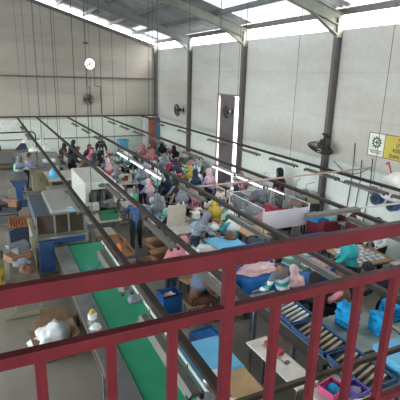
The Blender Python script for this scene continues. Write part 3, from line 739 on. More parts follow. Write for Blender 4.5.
# ------------------------------------------------------------------ furniture prototypes
def table(name, loc, rz, w, d, h, mt, ml, label, th=.035, shelf=False, cat='table', rim=None):
    e = empty(name, loc, rz, label, cat)
    MB().b2(-w/2, w/2, -d/2, d/2, h-th, h).build('tabletop', mt, e, .004)
    if rim:
        t = .03
        MB().b2(-w/2-.001, w/2+.001, -d/2-t, -d/2, h-.07, h+.012).b2(-w/2, w/2, d/2, d/2+t, h-.07, h+.012).b2(-w/2-t, -w/2, -d/2-t, d/2+t, h-.07, h+.012).b2(w/2, w/2+t, -d/2-t, d/2+t, h-.07, h+.012).build('rim', rim, e)
    for sx in (-1, 1):
        for sy in (-1, 1):
            MB().b2(sx*(w/2-.05)-.018, sx*(w/2-.05)+.018, sy*(d/2-.05)-.018, sy*(d/2-.05)+.018, 0, h-th).build('leg', ml, e)
    MB().b2(-w/2+.05, w/2-.05, -d/2+.04, -d/2+.06, h-th-.05, h-th).b2(-w/2+.05, w/2-.05, d/2-.06, d/2-.04, h-th-.05, h-th).build('apron', ml, e)
    if shelf: MB().b2(-w/2+.04, w/2-.04, -d/2+.04, d/2-.04, .2, .225).build('shelf', mt, e)
    return e
def sewing_machine(col='offwhite'):
    e = empty('sewing_machine', (0, 0, 0), 0, 'x', 'sewing machine')   # long axis X, operator at -Y
    MB().b2(-.24, .24, -.09, .09, 0, .035).build('bed', M[col], e, .008)
    b = MB(); b.prism([(.11, .03), (.24, .03), (.24, .28), (.20, .31), (-.17, .30), (-.23, .27), (-.23, .14), (-.15, .12), (-.14, .19), (.08, .20), (.11, .17)], 'y', -.055, .055)
    b.build('arm', M[col], e, .015, )
    MB().cyl((.245, 0, .22), (.285, 0, .22), .065, n=18).build('handwheel', M['dark'], e)
    MB().cyl((-.19, 0, .04), (-.19, 0, .14), .007, n=6).b2(-.2, -.18, -.015, .02, .035, .042).build('needle_bar', M['inox'], e)
    MB().b2(-.05, .08, -.065, -.055, .2, .25).build('control_panel', M['dark'], e)
    return e
def thread_stand():
    e = empty('thread_stand', (0, 0, 0), 0, 'x', 'thread stand')
    MB().cyl((0, 0, 0), (0, 0, .62), .008, n=6).b2(-.12, .12, -.006, .006, .6, .612).b2(-.12, .12, -.05, .05, .30, .31).build('pole', M['inox'], e)
    for sx in (-.07, .07): MB().lathe([(.035, 0), (.018, .09), (.012, .1)], (sx, 0, .31), 10).build('cone_of_thread', M['whitec'], e)
    return e
def stool_():
    e = empty('stool', (0, 0, 0), 0, 'x', 'stool')
    MB().b2(-.17, .17, -.15, .15, .42, .45).build('seat', M['wood'], e, .005)
    for sx in (-1, 1):
        for sy in (-1, 1): MB().cyl((sx*.14, sy*.12, .42), (sx*.16, sy*.14, 0), .013, n=6).build('leg', M['blue'], e)
    return e
SM, SMG, TS, ST = sewing_machine(), sewing_machine('mint'), thread_stand(), stool_()
def machine_table():
    e = empty('sewing_table', (0, 0, 0), 0, 'x', 'table')
    MB().b2(-.55, .55, -.27, .27, .73, .76).build('tabletop', M['palette_top'], e, .01)
    for sx in (-1, 1): MB().b2(sx*.45-.02, sx*.45+.02, -.02, .02, .05, .73).b2(sx*.45-.02, sx*.45+.02, -.24, .24, 0, .05).build('leg', M['greymetal'], e)
    MB().b2(-.45, .45, -.015, .015, .12, .15).build('treadle_bar', M['greymetal'], e)
    MB().cyl((.1, .0, .6), (.32, 0, .6), .07, n=12).build('motor', M['dark'], e)
    return e
MT = machine_table()
def basket():
    e = empty('plastic_basket', (0, 0, 0), 0, 'x', 'basket')
    b = MB()
    for (x0, x1, y0, y1) in ((-.25, .25, -.17, -.16), (-.25, .25, .16, .17), (-.25, -.24, -.17, .17), (.24, .25, -.17, .17)): b.b2(x0, x1, y0, y1, 0, .16)
    b.b2(-.25, .25, -.17, .17, 0, .01); b.build('tub', M['greenbox'], e); MB().b2(-.26, .26, -.18, -.16, .15, .17).b2(-.26, .26, .16, .18, .15, .17).b2(-.26, -.24, -.18, .18, .15, .17).b2(.24, .26, -.18, .18, .15, .17).build('rim', M['greenbox'], e)
    return e
BK_ = basket()
def crate_():
    e = empty('floor_crate', (0, 0, 0), 0, 'x', 'crate'); b = MB()
    for a in ((-.16, .16, -.2, -.19), (-.16, .16, .19, .2), (-.16, -.15, -.2, .2), (.15, .16, -.2, .2), ): b.b2(*a, 0, .3)
    b.b2(-.16, .16, -.2, .2, 0, .01); b.build('crate_wall', M['skyblue'], e, .004)
    return e
CRT = crate_()
HEAPS = [MB().heap((0, 0, 0), (.17, .14, .13), k, .45, 16).build('garment_bundle', M['whitec'], None, smooth=True) for k in range(6)]
for h in HEAPS: tag(h, 'x', 'garments'); CH[h] = []
def heap_at(i, loc, rz, m, label, group, s=1):
    h = HEAPS[i % 6]
    if h in used: o = h.copy(); C.objects.link(o)
    else: o = h; used.add(h)
    o.location = loc; o.rotation_euler = (0, 0, rz); o.scale = (s, s, s*random.uniform(.8, 1.3)); recolor(o, M[m]); o['label'] = label; o['group'] = group
    return o
# seated workers for the rows
WK = []
for (t_, b_, h_) in [('navy', 'black', 'navy'), ('pinkc', 'navy', 'rose'), ('lightblue', 'denim', 'greyc'), ('black', 'black', 'black'), ('redc', 'black', 'palepink'), ('greyc', 'navy', 'lilac'), ('teal', 'black', 'whitec'), ('yellow', 'denim', 'yellow')]:
    w_ = make_person('sit', .3, ((-.15, .42, .82), (.15, .42, .82)), 1.58, t_, b_, 'hijab', h_); CH[w_] = kids(w_); WK.append(w_)
WNAME = ['navy headscarf', 'pink headscarf', 'grey headscarf', 'black headscarf', 'pale pink headscarf', 'lilac headscarf', 'white headscarf', 'mustard headscarf']
ORD = ['first', 'second', 'third', 'fourth', 'fifth', 'sixth', 'seventh', 'eighth', 'ninth', 'tenth', 'eleventh']
rows = [(4.35, [20.6, 19.2, 17.8, 16.4, 15.2, 11.9, 10.7], 'row under third rail'), (5.65, [21.0, 19.6, 18.2, 16.8, 15.6, 14.6, 12.2, 10.9, 9.7], 'row left of fourth rail'),
        (6.95, [21.0, 19.6, 18.2, 16.8, 15.4, 14.0, 11.9], 'row right of fourth rail'), (8.2, [21.6, 20.2, 18.8, 17.4, 13.6, 12.4], 'row along right wall')]
HC = ['redc', 'pinkc', 'whitec', 'black', 'palepink', 'greyc', 'whitec', 'teal', 'redc', 'whitec', 'lightblue', 'navy', 'pinkc', 'mint']
HN = dict(redc='red', pinkc='pink', whitec='white', black='black', palepink='pale pink', greyc='grey', teal='teal', lightblue='light blue', navy='navy', mint='mint green', cyan='cyan', bluecloth='blue', brownc='brown', yellow='mustard', rose='dusty rose', orangeb='orange')
wi = 0; hi = 0
BIG = {(3, 1): 'redc', (3, 3): 'pinkc', (2, 3): 'redc', (1, 4): 'pinkc', (0, 2): 'teal', (2, 5): 'palepink', (1, 1): 'whitec', (3, 5): 'whitec', (0, 3): 'redc', (2, 1): 'pinkc'}
for ri, (x, ys, rn) in enumerate(rows):
    for k, y in enumerate(ys):
        pl = f'{ORD[k]} from far end, {rn}'
        # operators face the gable wall (+Y); the machine sits before them
        jx = random.uniform(-.06, .06)
        inst(MT, (x+jx, y, 0), 0, 'pale sewing table, '+pl, 'sewing tables in rows')
        big = BIG.get((ri, k))
        if big: heap_at(k+ri, (x+jx, y, .76), k, big, f'large {HN[big]} garment heap covering table {pl}', 'large garment heaps on sewing tables', 1.8); 
        else: inst(SM if (k+ri) % 3 else SMG, (x+jx+.06, y+.02, .76), random.uniform(-.05, .05), ('white' if (k+ri) % 3 else 'mint green')+' sewing machine, '+pl, 'sewing machines in rows')
        if (k+ri) % 2 == 0: inst(TS, (x+jx+.42, y+.16, .76), 0, 'thread stand with cones, '+pl, 'thread stands in rows')
        if not (ri == 0 and k in (4,)):
            wi = (wi*5+3+k) % 8
            inst(WK[wi], (x+jx-.04, y-.52, 0), random.uniform(-.2, .2), f'seated worker in {WNAME[wi]}, '+pl, 'seated workers in rows')
            inst(ST, (x+jx-.04, y-.55, 0), 0, 'stool under the worker, '+pl, 'stools in rows')
        if (k+ri) % 2:
            cn = ('skyblue', 'greenbox', 'carton', 'white')[(k+ri*3) % 4]; nm = ('sky blue', 'green', 'brown', 'white')[(k+ri*3) % 4]
            cr_ = inst(CRT, (x+(.52 if ri < 3 else .36), y-.5, 0), .1*k, f'{nm} floor crate right of worker {pl}', 'floor crates in the rows')
            for c_ in [c for c in bpy.data.objects if c.parent == cr_]: recolor(c_, M[cn])
            c2 = HC[(k*3+ri) % len(HC)]
            heap_at(k, (x+(.52 if ri < 3 else .36), y-.5, .26), k, c2, f'{HN[c2]} clothes in the floor crate {pl}', 'clothes in floor crates', .95)
        for q in (() if big else range(5)):
            dx = (-.42, -.30, .36, -.46, .1)[q]; dy = (.0, .16, -.12, -.17, .21)[q]
            c = HC[hi % len(HC)]; hi += 1
            sc_ = random.uniform(.55, .8)
            heap_at(hi, (x+jx+dx, y+dy, .76), random.uniform(0, 6), c, f'{HN[c]} bundle, {("left", "back left", "right", "front left", "back")[q]} on table {pl}', 'garment bundles on the sewing tables', sc_)
inst(BK_, (6.65, 21.9, .0), 0, 'green plastic basket at the far rows', None)
inst(BK_, (8.15, 18.1, .77), 0, 'pale green plastic tray on the table below the wall fan', None)
e = empty('blue_crate', (6.4, 22.6, 0), 0, 'bright blue plastic crate stack near the gable wall', 'crate')
MB().b2(-.25, .25, -.2, .2, 0, 1.25).build('tub', M['skyblue'], e, .03); MB().b2(-.28, .28, -.23, .23, 1.18, 1.25).build('rim', M['skyblue'], e, .01)

# ------------------------------------------------------------------ left side: far benches
def cab(loc, w, d, h, m, label, doors=2, name='cabinet', top=None):
    e = empty(name, loc, 0, label, 'cabinet')
    MB().b2(-w/2, w/2, -d/2, d/2, .05, h).b2(-w/2+.03, w/2-.03, -d/2+.03, d/2-.03, 0, .05).build('body', m, e, .005)
    for k in range(doors):
        a = -w/2+w*k/doors; dd = MB().b2(a+.01, a+w/doors-.01, -d/2-.018, -d/2, .08, h-.04).build('door', m, e, .003)
        MB().b2(a+w/doors-.07, a+w/doors-.05, -d/2-.035, -d/2-.018, h*.5, h*.5+.12).build('handle', M['dark'], dd)
    if top: MB().b2(-w/2-.02, w/2+.02, -d/2-.02, d/2+.02, h, h+.03).build('worktop', top, e)
    return e
cab((.35, 23.4, 0), 1.3, .7, .78, M['greymetal'], 'pale grey cabinet at the far left against the gable wall', top=M['inox'])
e = table('work_bench', (.9, 22.7, 0), 0, 2.4, .7, .9, M['brownwood'], M['greymetal'], 'bench with an orange brown top before the gable wall', shelf=True)
for k, x in enumerate((.2, 1.35)):
    e = empty('slanted_board', (x, 22.75, .9), 0, ['dark slanted board on the brown bench, left one', 'dark slanted board on the brown bench, right one'][k], 'board')
    MB().prism([(-.3, 0), (.3, 0), (.22, .38), (.1, .42)], 'y', -.03, .03).build('panel', M['denim'], e); MB().b2(-.3, .3, -.1, .1, 0, .02).build('foot', M['greymetal'], e)
e = empty('pipe_frame', (0, 21.7, 0), 0, 'brown pipe portal frame standing beyond the steel table', 'frame')
MB().path([(-1.5, 0, 0), (-1.5, 0, 1.85), (1.85, 0, 1.9), (1.95, 0, 1.8), (1.98, 0, 0)], .03).build('pipe', M['steel_rail'], e)
table('steel_table', (2.2, 20.2, 0), 0, 1.25, 3.4, .87, M['tabletop'], M['cream'], 'long dark shiny steel topped table, farthest on the left', shelf=True, rim=M['greymetal'])
cab((1.75, 18.1, 0), .75, .5, .8, M['cream'], 'cream cabinet at the near end of the long steel table')
table('steel_table', (2.35, 17.05, 0), 0, 1.1, 1.6, .8, M['palette_top'], M['cream'], 'pale table carrying the blue water jug', shelf=True)
# jug
e = empty('water_jug', (2.05, 16.6, .8), 0, 'sky blue water jug with white lid on the pale table', 'jug')
MB().lathe([(.13, 0), (.17, .05), (.18, .18), (.14, .3), (.06, .36)], n=18).build('body', M['skyblue'], e, smooth=True)
MB().lathe([(.06, .36), (.06, .42), (0.02, .44)], n=14).build('lid', M['white'], e); MB().path([(.05, 0, .4), (.13, 0, .42), (.17, 0, .3)], .012, 6).build('handle', M['white'], e)
# pendant dome lamps
DOME = empty('dome_lamp', (0, 0, 0), 0, 'x', 'lamp')
MB().lathe([(.20, 0), (.18, .06), (.12, .12), (.04, .15), (.03, .18)], n=20).build('shade', M['white'], DOME, smooth=True)
MB().cyl((0, 0, .18), (0, 0, .75), .006, n=5).build('cord', M['wire'], DOME); MB().ball((0, 0, .03), .05, 10).build('bulb', M['tube_off'], DOME)
for (x, y, z, lab) in [(1.42, 20.4, 1.6, 'white dome lamp hanging over the brown bench side, upper left of four'), (2.1, 20.3, 1.6, 'white dome lamp upper right of four over the steel table'),
                       (1.55, 18.4, 1.55, 'white dome lamp lower left of four over the steel table'), (2.0, 18.5, 1.55, 'white dome lamp lower right of four over the steel table')]:
    inst(DOME, (x, y, z), 0, lab, 'white dome lamps over the steel table')
e = empty('paper_roll', (2.2, 19.2, .87), 0, 'white paper roll lying on the dark steel table', 'roll')
MB().cyl((-.25, 0, .09), (.25, 0, .09), .09, n=16).build('paper', M['paper'], e); MB().cyl((-.27, 0, .09), (.27, 0, .09), .03).build('core', M['carton'], e)
# pedestal pressing table
e = empty('pressing_table', (.78, 16.3, 0), 0, 'grey topped pressing table on a blue pedestal with a foot plate', 'pressing table')
MB().prism([(-.28, -.6), (.28, -.6), (.32, .0), (.26, .75), (-.26, .75), (-.32, 0)], 'z', .95, 1.02).build('tabletop', M['tabletop'], e, .01)
MB().prism([(-.25, .93), (.25, .93), (.14, .7), (-.14, .7)], 'y', -.5, .5).build('hopper', M['blue'], e)
MB().b2(-.11, .11, -.14, .14, .06, .72).build('column', M['blue'], e, .01); MB().b2(-.3, .3, -.45, .35, 0, .06).build('base', M['blue'], e)
# dark machine clutter at left edge
def gadget(loc, rz, label, m1, m2, s=1, name='overlock_machine'):
    e = empty(name, loc, rz, label, 'machine'); e.scale = (s, s, s)
    MB().b2(-.2, .2, -.16, .16, 0, .12).build('base', m1, e, .01)
    MB().b2(-.05, .2, -.12, .12, .12, .3).b2(-.2, .2, -.08, .05, .26, .34).build('head', m2, e, .02)
    MB().cyl((.2, 0, .2), (.25, 0, .2), .09, n=16).build('handwheel', M['dark'], e)
    MB().path([(-.1, .1, .12), (-.1, .1, .55), (.1, .1, .6)], .01, 6).build('thread_arm', M['inox'], e)
    return e
table('low_table', (.1, 13.9, 0), 0, 1.0, .9, .55, M['greymetal'], M['dark'], 'low grey table under dark machine heads at the left edge', shelf=True)
gadget((.05, 14.0, .55), .3, 'dark machine head on the low left table, left one', M['dark'], M['greymetal'], 1.2)
gadget((.42, 13.7, .55), -.5, 'dark machine head on the low left table, right one', M['dark'], M['brownwood'], 1.1)
heap_at(2, (-.25, 13.7, .55), 0, 'yellow', 'mustard rag heap on the low left table', 'rags', .8)
# orange striped roller rack on blue cabinet
e = empty('slat_rack_cabinet', (.55, 12.3, 0), 0, 'dark blue cabinet topped with a rack of orange slats', 'cabinet')
MB().b2(-.3, .3, -.38, .38, 0, .6).build('body', M['navy'], e, .01)
MB().b2(-.32, .32, -.4, .4, .6, .63).build('tray', M['brownwood'], e)
for k in range(9): MB().b2(-.29+k*.07, -.255+k*.07, -.39, .39, .63, .68).build('slat', M['orange'], e)

# fusing machine with smoked hood, feeding the green conveyor
e = empty('fusing_machine', (1.28, 11.05, 0), 0, 'cream fusing machine with steel hood and smoked glass over the green conveyor', 'machine')
MB().b2(-.55, .6, -1.1, 1.2, .05, .72).build('lower_body', M['cream'], e, .01)
MB().b2(-.58, .63, -1.14, -1.0, .72, .95).build('front_fascia', M['cream'], e, .01)
MB().b2(-.2, .55, -1.165, -1.14, .76, .9).build('blue_panel', M['blue'], e)
MB().prism([(-.56, -1.25), (.62, -1.25), (.62, -1.1), (-.56, -1.1)], 'z', .93, .98).build('steel_lip', M['inox'], e, .005)
MB().b2(-.50, -.48, -1.0, 1.0, .95, 1.42).b2(.57, .59, -1.0, 1.1, .95, 1.42).b2(-.52, .59, -1.0, -.98, .98, 1.42).build('glass_panel', M['darkglass'], e)
b = MB()
for x in (-.5, -.1, .22, .58): b.b2(x-.02, x+.02, -1.03, -.99, .95, 1.42)
b.build('hood_frame', M['greymetal'], e)
MB().prism([(-.15, 1.42), (.42, 1.42), (.40, 1.5), (-.13, 1.5)], 'y', -.9, 1.05).build('steel_lid', mat('polished_lid', '#c4c6c4', .3, .7), e, .01)
MB().b2(.45, .62, -.95, 1.1, 1.38, 1.44).build('side_lid', M['greymetal'], e, .01)
MB().b2(-.52, -.17, -.98, 1.0, 1.15, 1.43).build('blue_cover', mat('faded_blue_enamel', '#46535c', .45), e, .03)
MB().b2(-.66, -.56, -1.15, -.95, 0, .95).build('leg_post', M['cream'], e)
MB().b2(-.5, -.18, -1.3, -1.18, .15, .9).build('blue_door', M['blue'], e, .01)
MB().cyl((-.08, -1.25, .72), (.02, -1.25, .72), .1, n=16).build('belt_roller', M['dark'], e)
e = empty('stack_of_sheets', (1.62, 10.25, 1.445), 0, 'small light blue box lying on the fusing machine lid', 'box'); MB().b2(-.12, .12, -.14, .14, 0, .06).build('box_body', M['lightblue'], e, .01); MB().b2(-.12, .12, -.02, .02, .06, .065).build('tape', M['white'], e)
# conveyor
e = empty('conveyor_table', (1.68, 6.6, 0), 0, 'long green belt conveyor table with bright steel edge in the foreground', 'conveyor')
MB().b2(-.29, .45, -3.4, 3.0, .74, .80).build('belt', M['green'], e, .01)
MB().b2(-.60, -.30, -3.4, 3.0, .70, .81).build('side_tray', M['inox'], e, .005)
MB().b2(.46, .49, -3.4, 3.0, .70, .82).build('edge_strip', M['white'], e, .005)
for y in (-3.2, -1.2, .9, 2.85):
    for x in (-.5, .45): MB().b2(x-.025, x+.025, y-.025, y+.025, 0, .72).build('leg', M['greymetal'], e)
MB().b2(-.5, .45, -3.3, 2.9, .25, .28).build('lower_shelf', M['brownwood'], e)
MB().cyl((-.29, 3.02, .76), (.45, 3.02, .76), .05, n=14).build('end_roller', M['dark'], e)
# blue stand on the conveyor and white spool
e = empty('folding_stand', (1.62, 7.45, .8), .2, 'blue tube folding stand on the green belt', 'stand')
MB().path([(-.15, 0, 0), (.15, 0, .33)], .014).path([(.15, .0, 0), (-.15, 0, .33)], .014).path([(-.15, .25, 0), (.15, .25, .33)], .014).path([(.15, .25, 0), (-.15, .25, .33)], .014).build('leg', M['blue'], e)
MB().path([(.15, 0, .33), (.15, .25, .33)], .014).path([(-.15, 0, .33), (-.15, .25, .33)], .014).build('crossbar', M['blue'], e)
e = empty('tape_spool', (1.22, 6.3, .81), 0, 'white tape spool with a yellow centre on the steel edge of the conveyor', 'spool')
MB().cyl((0, 0, 0), (0, 0, .09), .07, n=18).build('tape', M['whitec'], e); MB().cyl((0, 0, .09), (0, 0, .16), .035, n=14).build('core', M['yellow'], e)
heap_at(3, (1.2, 6.0, .81), 0, 'whitec', 'small white rag beside the tape spool', 'rags', .5)
heap_at(1, (2.02, 6.6, .8), .5, 'greyc', 'crumpled grey cloth at the right edge of the green belt', 'rags', .7)
heap_at(4, (2.0, 7.6, .8), 1.5, 'whitec', 'crumpled white cloth at the right edge of the green belt', 'rags', .6)
# wooden trays + orange beacon
e = empty('tray_bench', (2.42, 9.35, 0), 0, 'pair of wooden trays on a blue framed bench left of the aisle', 'bench')
for k in (-1, 1):
    b = MB(); y = k*.34
    b.b2(-.3, .3, y-.31, y+.31, .7, .715)
    for a in ((-.3, .3, y-.31, y-.29), (-.3, .3, y+.29, y+.31), (-.3, -.28, y-.31, y+.31), (.28, .3, y-.31, y+.31)): b.b2(*a, .7, .78)
    b.build('tray', M['brownwood'], e)
for sx in (-.3, .3):
    for sy in (-.66, .66): MB().b2(sx-.015, sx+.015, sy-.015, sy+.015, 0, .76).build('leg', M['blue'], e)
MB().b2(-.3, .3, -.67, -.64, .66, .69).b2(-.3, .3, .64, .67, .66, .69).b2(-.31, -.28, -.66, .66, .66, .69).b2(.28, .31, -.66, .66, .66, .69).build('frame', M['blue'], e)
e = empty('orange_canister', (2.38, 8.95, .716), 0, 'bright orange plastic canister on the wooden tray', 'canister')
MB().lathe([(.06, 0), (.065, .02), (.06, .17), (.03, .2)], n=16).build('body', M['orangeb'], e, smooth=True); MB().lathe([(.032, .2), (.032, .23), (0, .235)], n=12).build('cap', M['orangeb'], e)

# floor items, lower left
e = empty('wheeled_cart', (.38, 8.95, 0), 0, 'worn wooden cart with cream frame left of the fusing machine', 'cart')
MB().b2(-.25, .25, -.75, .75, .74, .78).build('top_board', mat('worn_board', '#62584b', .7, 0, .2, 5), e); MB().b2(-.24, .24, -.72, .72, .35, .38).build('shelf', M['brownwood'], e)
for sx in (-.23, .23):
    for sy in (-.72, .72): MB().b2(sx-.02, sx+.02, sy-.02, sy+.02, .06, .74).build('leg', M['cream'], e)
MB().b2(-.45, .38, -.78, -.68, .02, .12).build('base_beam', M['cream'], e, .01)
gadget((.3, 9.3, .78), .5, 'small brown machine on the wooden cart', M['brownwood'], M['greymetal'], 1.1); heap_at(0, (.35, 8.95, .78), 0, 'greyc', 'grey scraps on the wooden cart, far end', 'scraps', .9); heap_at(5, (.42, 8.6, .78), 2, 'brownc', 'brown scraps on the wooden cart, near end', 'scraps', .9)
cab((-.2, 9.75, 0), .45, .6, .55, mat('mustard_enamel', '#9a8a2e', .5), 'mustard yellow tool cabinet at the left edge of the picture')
gadget((-.2, 9.75, .55), .3, 'small pale machine on the mustard cabinet', M['cream'], M['greymetal'], .9)
def carton(loc, w, d, h, rz, label, open_=True):
    e = empty('carton_box', loc, rz, label, 'box')
    b = MB(); t = .012
    b.b2(-w/2, w/2, -d/2, d/2, 0, t).b2(-w/2, w/2, -d/2, -d/2+t, 0, h).b2(-w/2, w/2, d/2-t, d/2, 0, h).b2(-w/2, -w/2+t, -d/2, d/2, 0, h).b2(w/2-t, w/2, -d/2, d/2, 0, h)
    b.build('box_body', M['carton'], e)
    if open_:
        for (c, dd, ro) in (((0, -d/2-.07, h-.03), (w, .15, .006), (.5, 0, 0)), ((0, d/2+.07, h+.04), (w, .15, .006), (.5, 0, 0)), ((w/2+.06, 0, h+.03), (.14, d, .006), (0, -.5, 0)), ((-w/2-.06, 0, h+.0), (.14, d, .006), (0, .1, 0))):
            MB().box(c, dd, ro).build('flap', M['carton'], e)
    else: MB().b2(-w/2, w/2, -d/2, d/2, h-t, h).build('flap', M['carton'], e); MB().b2(-.025, .025, -d/2-.001, d/2+.001, h, h+.002).build('tape', M['brownwood'], e)
    return e
carton((.68, 6.85, 0), .5, .55, .34, .1, 'open carton on the floor holding a white plastic bag')
carton((1.32, 7.0, 0), .42, .7, .3, .05, 'open carton half under the conveyor, right of the bagged one') if False else carton((.78, 7.6, 0), .5, .55, .26, -.1, 'closed dark carton on the floor behind the bagged carton', False)
e = MB().heap((0, 0, 0), (.33, .28, .26), 11, .5, 26).build('plastic_bag', mat('white_film', '#d4d6d6', .35, 0, .05, 5), None, smooth=True); e.location = (.66, 6.85, .22); tag(e, 'crumpled white plastic bag filling the open carton', 'bag')
e = MB().heap((0, 0, 0), (.10, .05, .05), 3, .3, 14).build('dark_cloth', M['dark'], None, smooth=True); e.location = (.76, 6.78, .48); e.rotation_euler = (0, 0, -.6); tag(e, 'small dark cloth lying on the white plastic bag', 'cloth')

# ------------------------------------------------------------------ white cutting machine etc.
e = empty('cutting_machine', (2.85, 13.7, 0), 0, 'large off-white press machine with a bridge housing and a small oval green plate', 'machine')
MB().b2(-.42, .42, -1.1, 1.1, 0, .8).build('base', M['greymetal'], e, .02)
b = MB()
b.prism([(-.46, .8), (-.36, .8), (-.36, 1.15), (-.28, 1.28), (.30, 1.28), (.38, 1.15), (.38, .8), (.48, .8), (.48, 1.5), (-.46, 1.5)], 'y', -1.15, 1.15)
b.build('bridge_housing', M['offwhite'], e, .03)
MB().b2(-.40, .42, -1.0, 1.0, .8, .86).build('bed', M['tabletop'], e)
g = MB(); g.lathe([(.13, 0), (.13, .006)], n=24); g = g.build('oval_plate', mat('plate_green', '#3d7a72', .4), e); g.scale = (1, .5, 1); g.rotation_euler = (PI/2, 0, 0); g.location = (.05, -1.152, 1.4)
MB().b2(-.2, -.1, -1.0, -.8, .86, 1.2).b2(.08, .16, -1.0, -.8, .86, 1.15).build('press_head', M['greymetal'], e, .01)
# tables in the left-centre strip
for k, (x, y, lab, mtop) in enumerate([(2.6, 11.6, 'cluttered pale table nearest the green box, before the press machine', 'palette_top'), (3.45, 16.2, 'dark table beyond the press machine', 'tabletop'), (3.3, 17.7, 'dark table with cloths near the dark group of workers', 'tabletop')]):
    table('work_table', (x, y, 0), 0, .9, 1.1, .78, M[mtop], M['greymetal'], lab, shelf=True)
heap_at(1, (3.4, 17.8, .78), 0, 'brownc', 'brown cloth heap on the dark table near the dark group', 'cloths', 1.2); heap_at(2, (3.5, 16.3, .78), 0, 'black', 'black cloth heap on the dark table beyond the press', 'cloths', 1.4)
gadget((2.4, 11.8, .78), 0, 'small grey machine on the pale table before the press, left', M['greymetal'], M['offwhite'], 1); gadget((2.85, 11.9, .78), .6, 'small grey machine on the pale table before the press, right', M['dark'], M['greymetal'], 1)
inst(BK_, (2.75, 11.3, .78), 0, 'green plastic box on the cluttered pale table')
heap_at(3, (2.4, 11.3, .78), 0, 'palepink', 'pale cloth heap beside the green plastic box', 'cloths', 1)
heap_at(4, (3.75, 16.0, .78), 0, 'greyc', 'grey cloth heap right on the dark table beyond the press', 'cloths', 1)
# row of small machines between second and third rails
for k, (y, c) in enumerate([(15.0, 'offwhite'), (13.6, 'offwhite'), (12.3, 'offwhite')]):
    lab = ['farthest', 'middle', 'nearest'][k]
    inst(MT, (3.75, y, 0), PI/2, f'pale sewing table in the short line beside the press machine, {lab}', 'sewing tables beside the press')
    inst(SM, (3.75, y, .76), PI/2, f'white sewing machine in the short line beside the press machine, {lab}', 'sewing machines beside the press')
    heap_at(k+2, (3.75, y-.4, .76), k, ['lightblue', 'whitec', 'greyc'][k], f'{["light blue", "white", "grey"][k]} cloth by the white machine beside the press, {lab}', 'cloths beside the press', .8)

# ------------------------------------------------------------------ centre
carton((3.75, 9.95, 0), .5, .45, .38, .2, 'brown carton on the aisle floor right of the blue shirt worker, upper')
carton((3.62, 9.3, 0), .5, .45, .3, .1, 'brown carton on the aisle floor right of the blue shirt worker, lower')
carton((3.05, 9.6, 0), .3, .3, .1, .5, 'flat open carton lying at the feet of the blue shirt worker')
table('pale_table', (4.05, 8.1, 0), .0, .95, .9, .76, M['palette_top'], M['greymetal'], 'pale table under white garments behind the top rail', shelf=True)
heap_at(2, (3.85, 8.25, .76), 0, 'whitec', 'white garment heap, left on the pale table behind the top rail', 'white garments', 1.1)
heap_at(4, (4.2, 8.3, .76), 2, 'whitec', 'white garment heap, right on the pale table behind the top rail', 'white garments', 1.0)
heap_at(5, (4.0, 7.85, .76), 1, 'palepink', 'pale pink garment heap on the pale table behind the top rail', 'white garments', .8)
table('pale_table', (4.55, 9.9, 0), 0, 1.0, .8, .76, M['palette_top'], M['greymetal'], 'pale table with a leaning board in the middle of the hall', shelf=True)
e = empty('leaning_board', (4.25, 10.05, .76), -.1, 'beige upright board leaning on the pale table', 'board')
MB().box((0, 0, .3), (.5, .02, .6), (.15, 0, 0)).build('panel', mat('beige_board', '#b9b1a2', .7), e); MB().path([(-.2, .1, 0), (-.2, .03, .3)], .01).path([(.2, .1, 0), (.2, .03, .3)], .01).build('prop', M['brownwood'], e)
heap_at(1, (4.75, 9.8, .76), 0, 'lightblue', 'light blue cloth heap right of the leaning board', 'cloths', 1.0)
gadget((4.85, 10.15, .76), 1, 'small grey machine right of the leaning board', M['greymetal'], M['offwhite'], .9)
table('pale_table', (4.9, 8.55, 0), 0, .8, .8, .76, M['skyblue'], M['greymetal'], 'light blue topped table right of the patterned headscarf')
heap_at(3, (5.15, 8.75, .76), 0, 'brownc', 'brown cloth heap on the light blue topped table', 'cloths', 1.0)
e = empty('wood_block_table', (5.75, 8.75, 0), 0, 'x', 'table'); C.objects.unlink(e); bpy.data.objects.remove(e)
table('wood_table', (5.95, 9.0, 0), 0, .7, .6, .78, M['wood'], M['blue'], 'small plywood topped table left of the big white crate')
heap_at(0, (5.95, 9.0, .78), 0, 'orangeb', 'orange brown paper heap on the small plywood table', 'cloths', .7)
e = empty('blue_drum', (5.6, 8.25, 0), 0, 'tall blue plastic drum behind the top rail', 'drum'); MB().lathe([(.2, 0), (.22, .1), (.22, .7), (.2, .8)], n=20).build('body', M['blue'], e, smooth=True); MB().lathe([(.225, .74), (.225, .8), (.19, .81)], n=20).build('lid', M['dark'], e)
# blue fabric bin and stool
e = empty('fabric_bin', (3.1, 7.95, 0), .05, 'blue fabric bin on the grey floor below the top rail', 'bin') if False else None
e = empty('fabric_bin', (2.98, 7.35, 0), .05, 'blue fabric bin on the grey floor below the top rail', 'bin')
b = MB()
for a in ((-.2, .2, -.16, -.15), (-.2, .2, .15, .16), (-.2, -.19, -.16, .16), (.19, .2, -.16, .16)): b.b2(*a, 0, .42)
b.b2(-.2, .2, -.16, .16, 0, .02); b.build('bin_body', mat('bin_blue', '#2066ac', .6), e, .01); MB().b2(-.21, .21, -.17, -.155, .38, .42).b2(-.21, .21, .155, .17, .38, .42).build('rim', M['navy'], e)
heap_at(2, (2.98, 7.35, .3), 0, 'palepink', 'pale pink scraps in the blue fabric bin', 'scraps', .75)
inst(ST, (3.55, 7.65, 0), .3, 'wooden stool with blue legs right of the blue fabric bin')
inst(ST, (3.22, 6.7, 0), 0, 'stool under the woman in the slate headscarf')
inst(ST, (5.02, 5.28, 0), 0, 'stool under the person in black by the trays')
inst(ST, (5.6, 5.2, 0), 0, 'stool under the person in the pink top')
